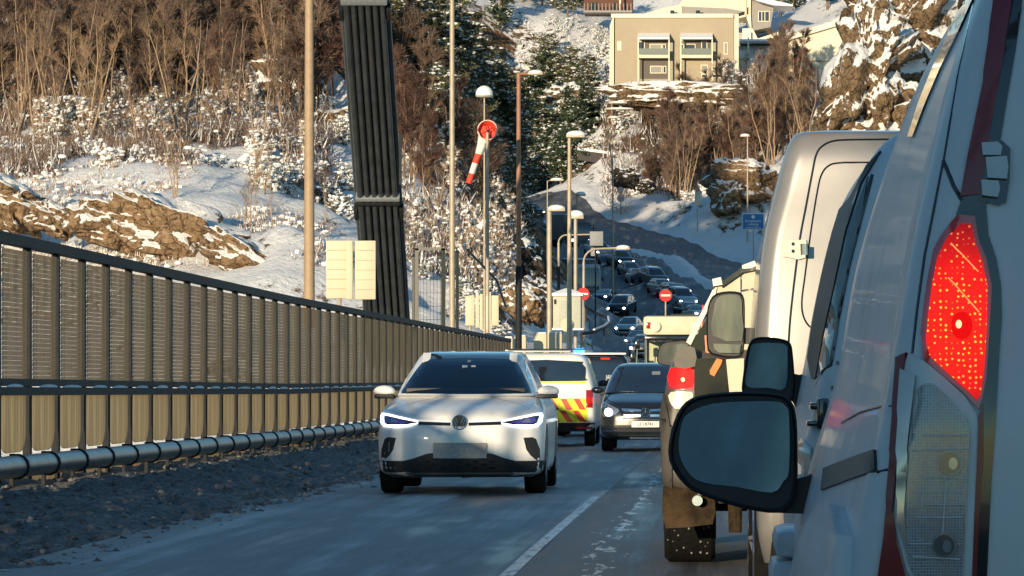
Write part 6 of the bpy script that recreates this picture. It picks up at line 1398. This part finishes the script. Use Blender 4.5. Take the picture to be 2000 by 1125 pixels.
field('pine', 3, (480, 580, 325, 345), .75, 'dark green pine on the snowy ledge at upper left', 'pines on the upper left ledge', 15)
field('brown', 44, (1300, 1580, 498, 536), .95, 'bare brown tree in the wood below the houses', 'bare trees in the wood below the houses', 16)
field('birch', 30, (1300, 1580, 490, 525), .95, 'pale trunked tree at the front of the wood below the houses', 'pale trees in the wood below the houses', 17)
field('brown', 10, (1230, 1310, 500, 540), .55, 'low brown tree at the left end of the wood', 'low brown trees left of the wood', 18)
field('frost', 10, (1300, 1590, 530, 543), .8, 'frosted tree on the crest in front of the houses', 'frosted trees in front of the houses', 19)
field('dshrub', 22, (1190, 1440, 523, 533), 1.25, 'snow-covered bush right below the beige flats', 'bushes right below the beige flats', 25)
field('shrub', 16, (1180, 1380, 485, 515), .9, 'snowy bush on the bank above the round signs', 'snowy bushes above the round signs', 20)
field('birch', 12, (1500, 1650, 590, 640), 1.0, 'bare tree behind the white gabled house', 'bare trees behind the gabled house', 21)
field('pine', 5, (1440, 1640, 575, 620), 1.0, 'dark conifer behind the hill houses', 'dark conifers behind the houses', 22)
field('dshrub', 20, (1600, 1820, 440, 500), .9, 'snow-laden bush growing on the right crag', 'bushes on the right crag', 23)
field('brown', 10, (1640, 1820, 450, 480), .55, 'bare brown tree at the foot of the right crag', 'bare trees at the foot of the right crag', 24)
# brush too dense to count
def brush(name, n, quad, h, mats, seed, snowf=.12, tw=.03):
    r = random.Random(seed); random.seed(seed); mb = MB(); k = 0; t = 0
    while k < n and t < n*6:
        t += 1; Y = r.uniform(quad[2], quad[3]); x = (r.uniform(quad[0], quad[1])-CX)*Y/F
        if vnoise(np.array(x/5.0), np.array(Y/9.0), seed) < quad[4]: continue
        if any(np.min(np.hypot(q[::3, 0]-x, q[::3, 1]-Y)) < w/2+3 for q, w in RL): continue
        k += 1; b = Vector((x, Y, H(x, Y)-.05))
        for w in range(6):
            d = (Vector((r.gauss(0, .35), r.gauss(0, .3), 1))).normalized(); L = h*r.uniform(.4, 1.1); c = b+Vector((r.gauss(0, .35), r.gauss(0, .3), 0)); strip_tri(mb, c, c+d*L, tw)
            e = c+d*L*r.uniform(.4, .9); strip_tri(mb, e, e+(d+rv(r)*.8).normalized()*L*.4, tw*.7)
            if r.random() < snowf*1.6: strip_tri(mb, c+d*L*.3+Vector((0, 0, .03)), c+d*L*.95, tw*r.uniform(1, 2.2), 1)
            if r.random() < snowf*.25: mb.add(*(lambda s: (s.v, s.f))(MB().sphere(e, (r.uniform(.12, .30), .16, r.uniform(.07, .14)), n=7, m=4)), mi=1)
    o = mb.build(name, mats, None, smooth=0, fix=False); tag(o, kind='stuff'); return o
brush('undergrowth', 700, (-60, 640, 218, 258, -.05), .7, [twig2, leafsnow], 66, .35, .02)
brush('undergrowth', 5200, (-60, 640, 254, 345, -.12), 1.7, [twig1, leafsnow], 61)
brush('undergrowth', 1500, (780, 1020, 235, 350, -.2), 1.6, [twig1, leafsnow], 62, .3)
brush('undergrowth', 1500, (1180, 1600, 505, 545, -.3), 2.2, [twig1, leafsnow], 63, .15)
brush('undergrowth', 1200, (1560, 1830, 440, 520, -.15), 1.5, [twig1, leafsnow], 64, .25)
brush('undergrowth', 900, (960, 1230, 530, 610, -.2), 1.4, [needle, leafsnow], 65, .6)
for kk, lst in PRO.items():
    for i, o in enumerate(lst):
        if (kk, i) not in usedp:
            for c in list(o.children): bpy.data.objects.remove(c)
            bpy.data.objects.remove(o)
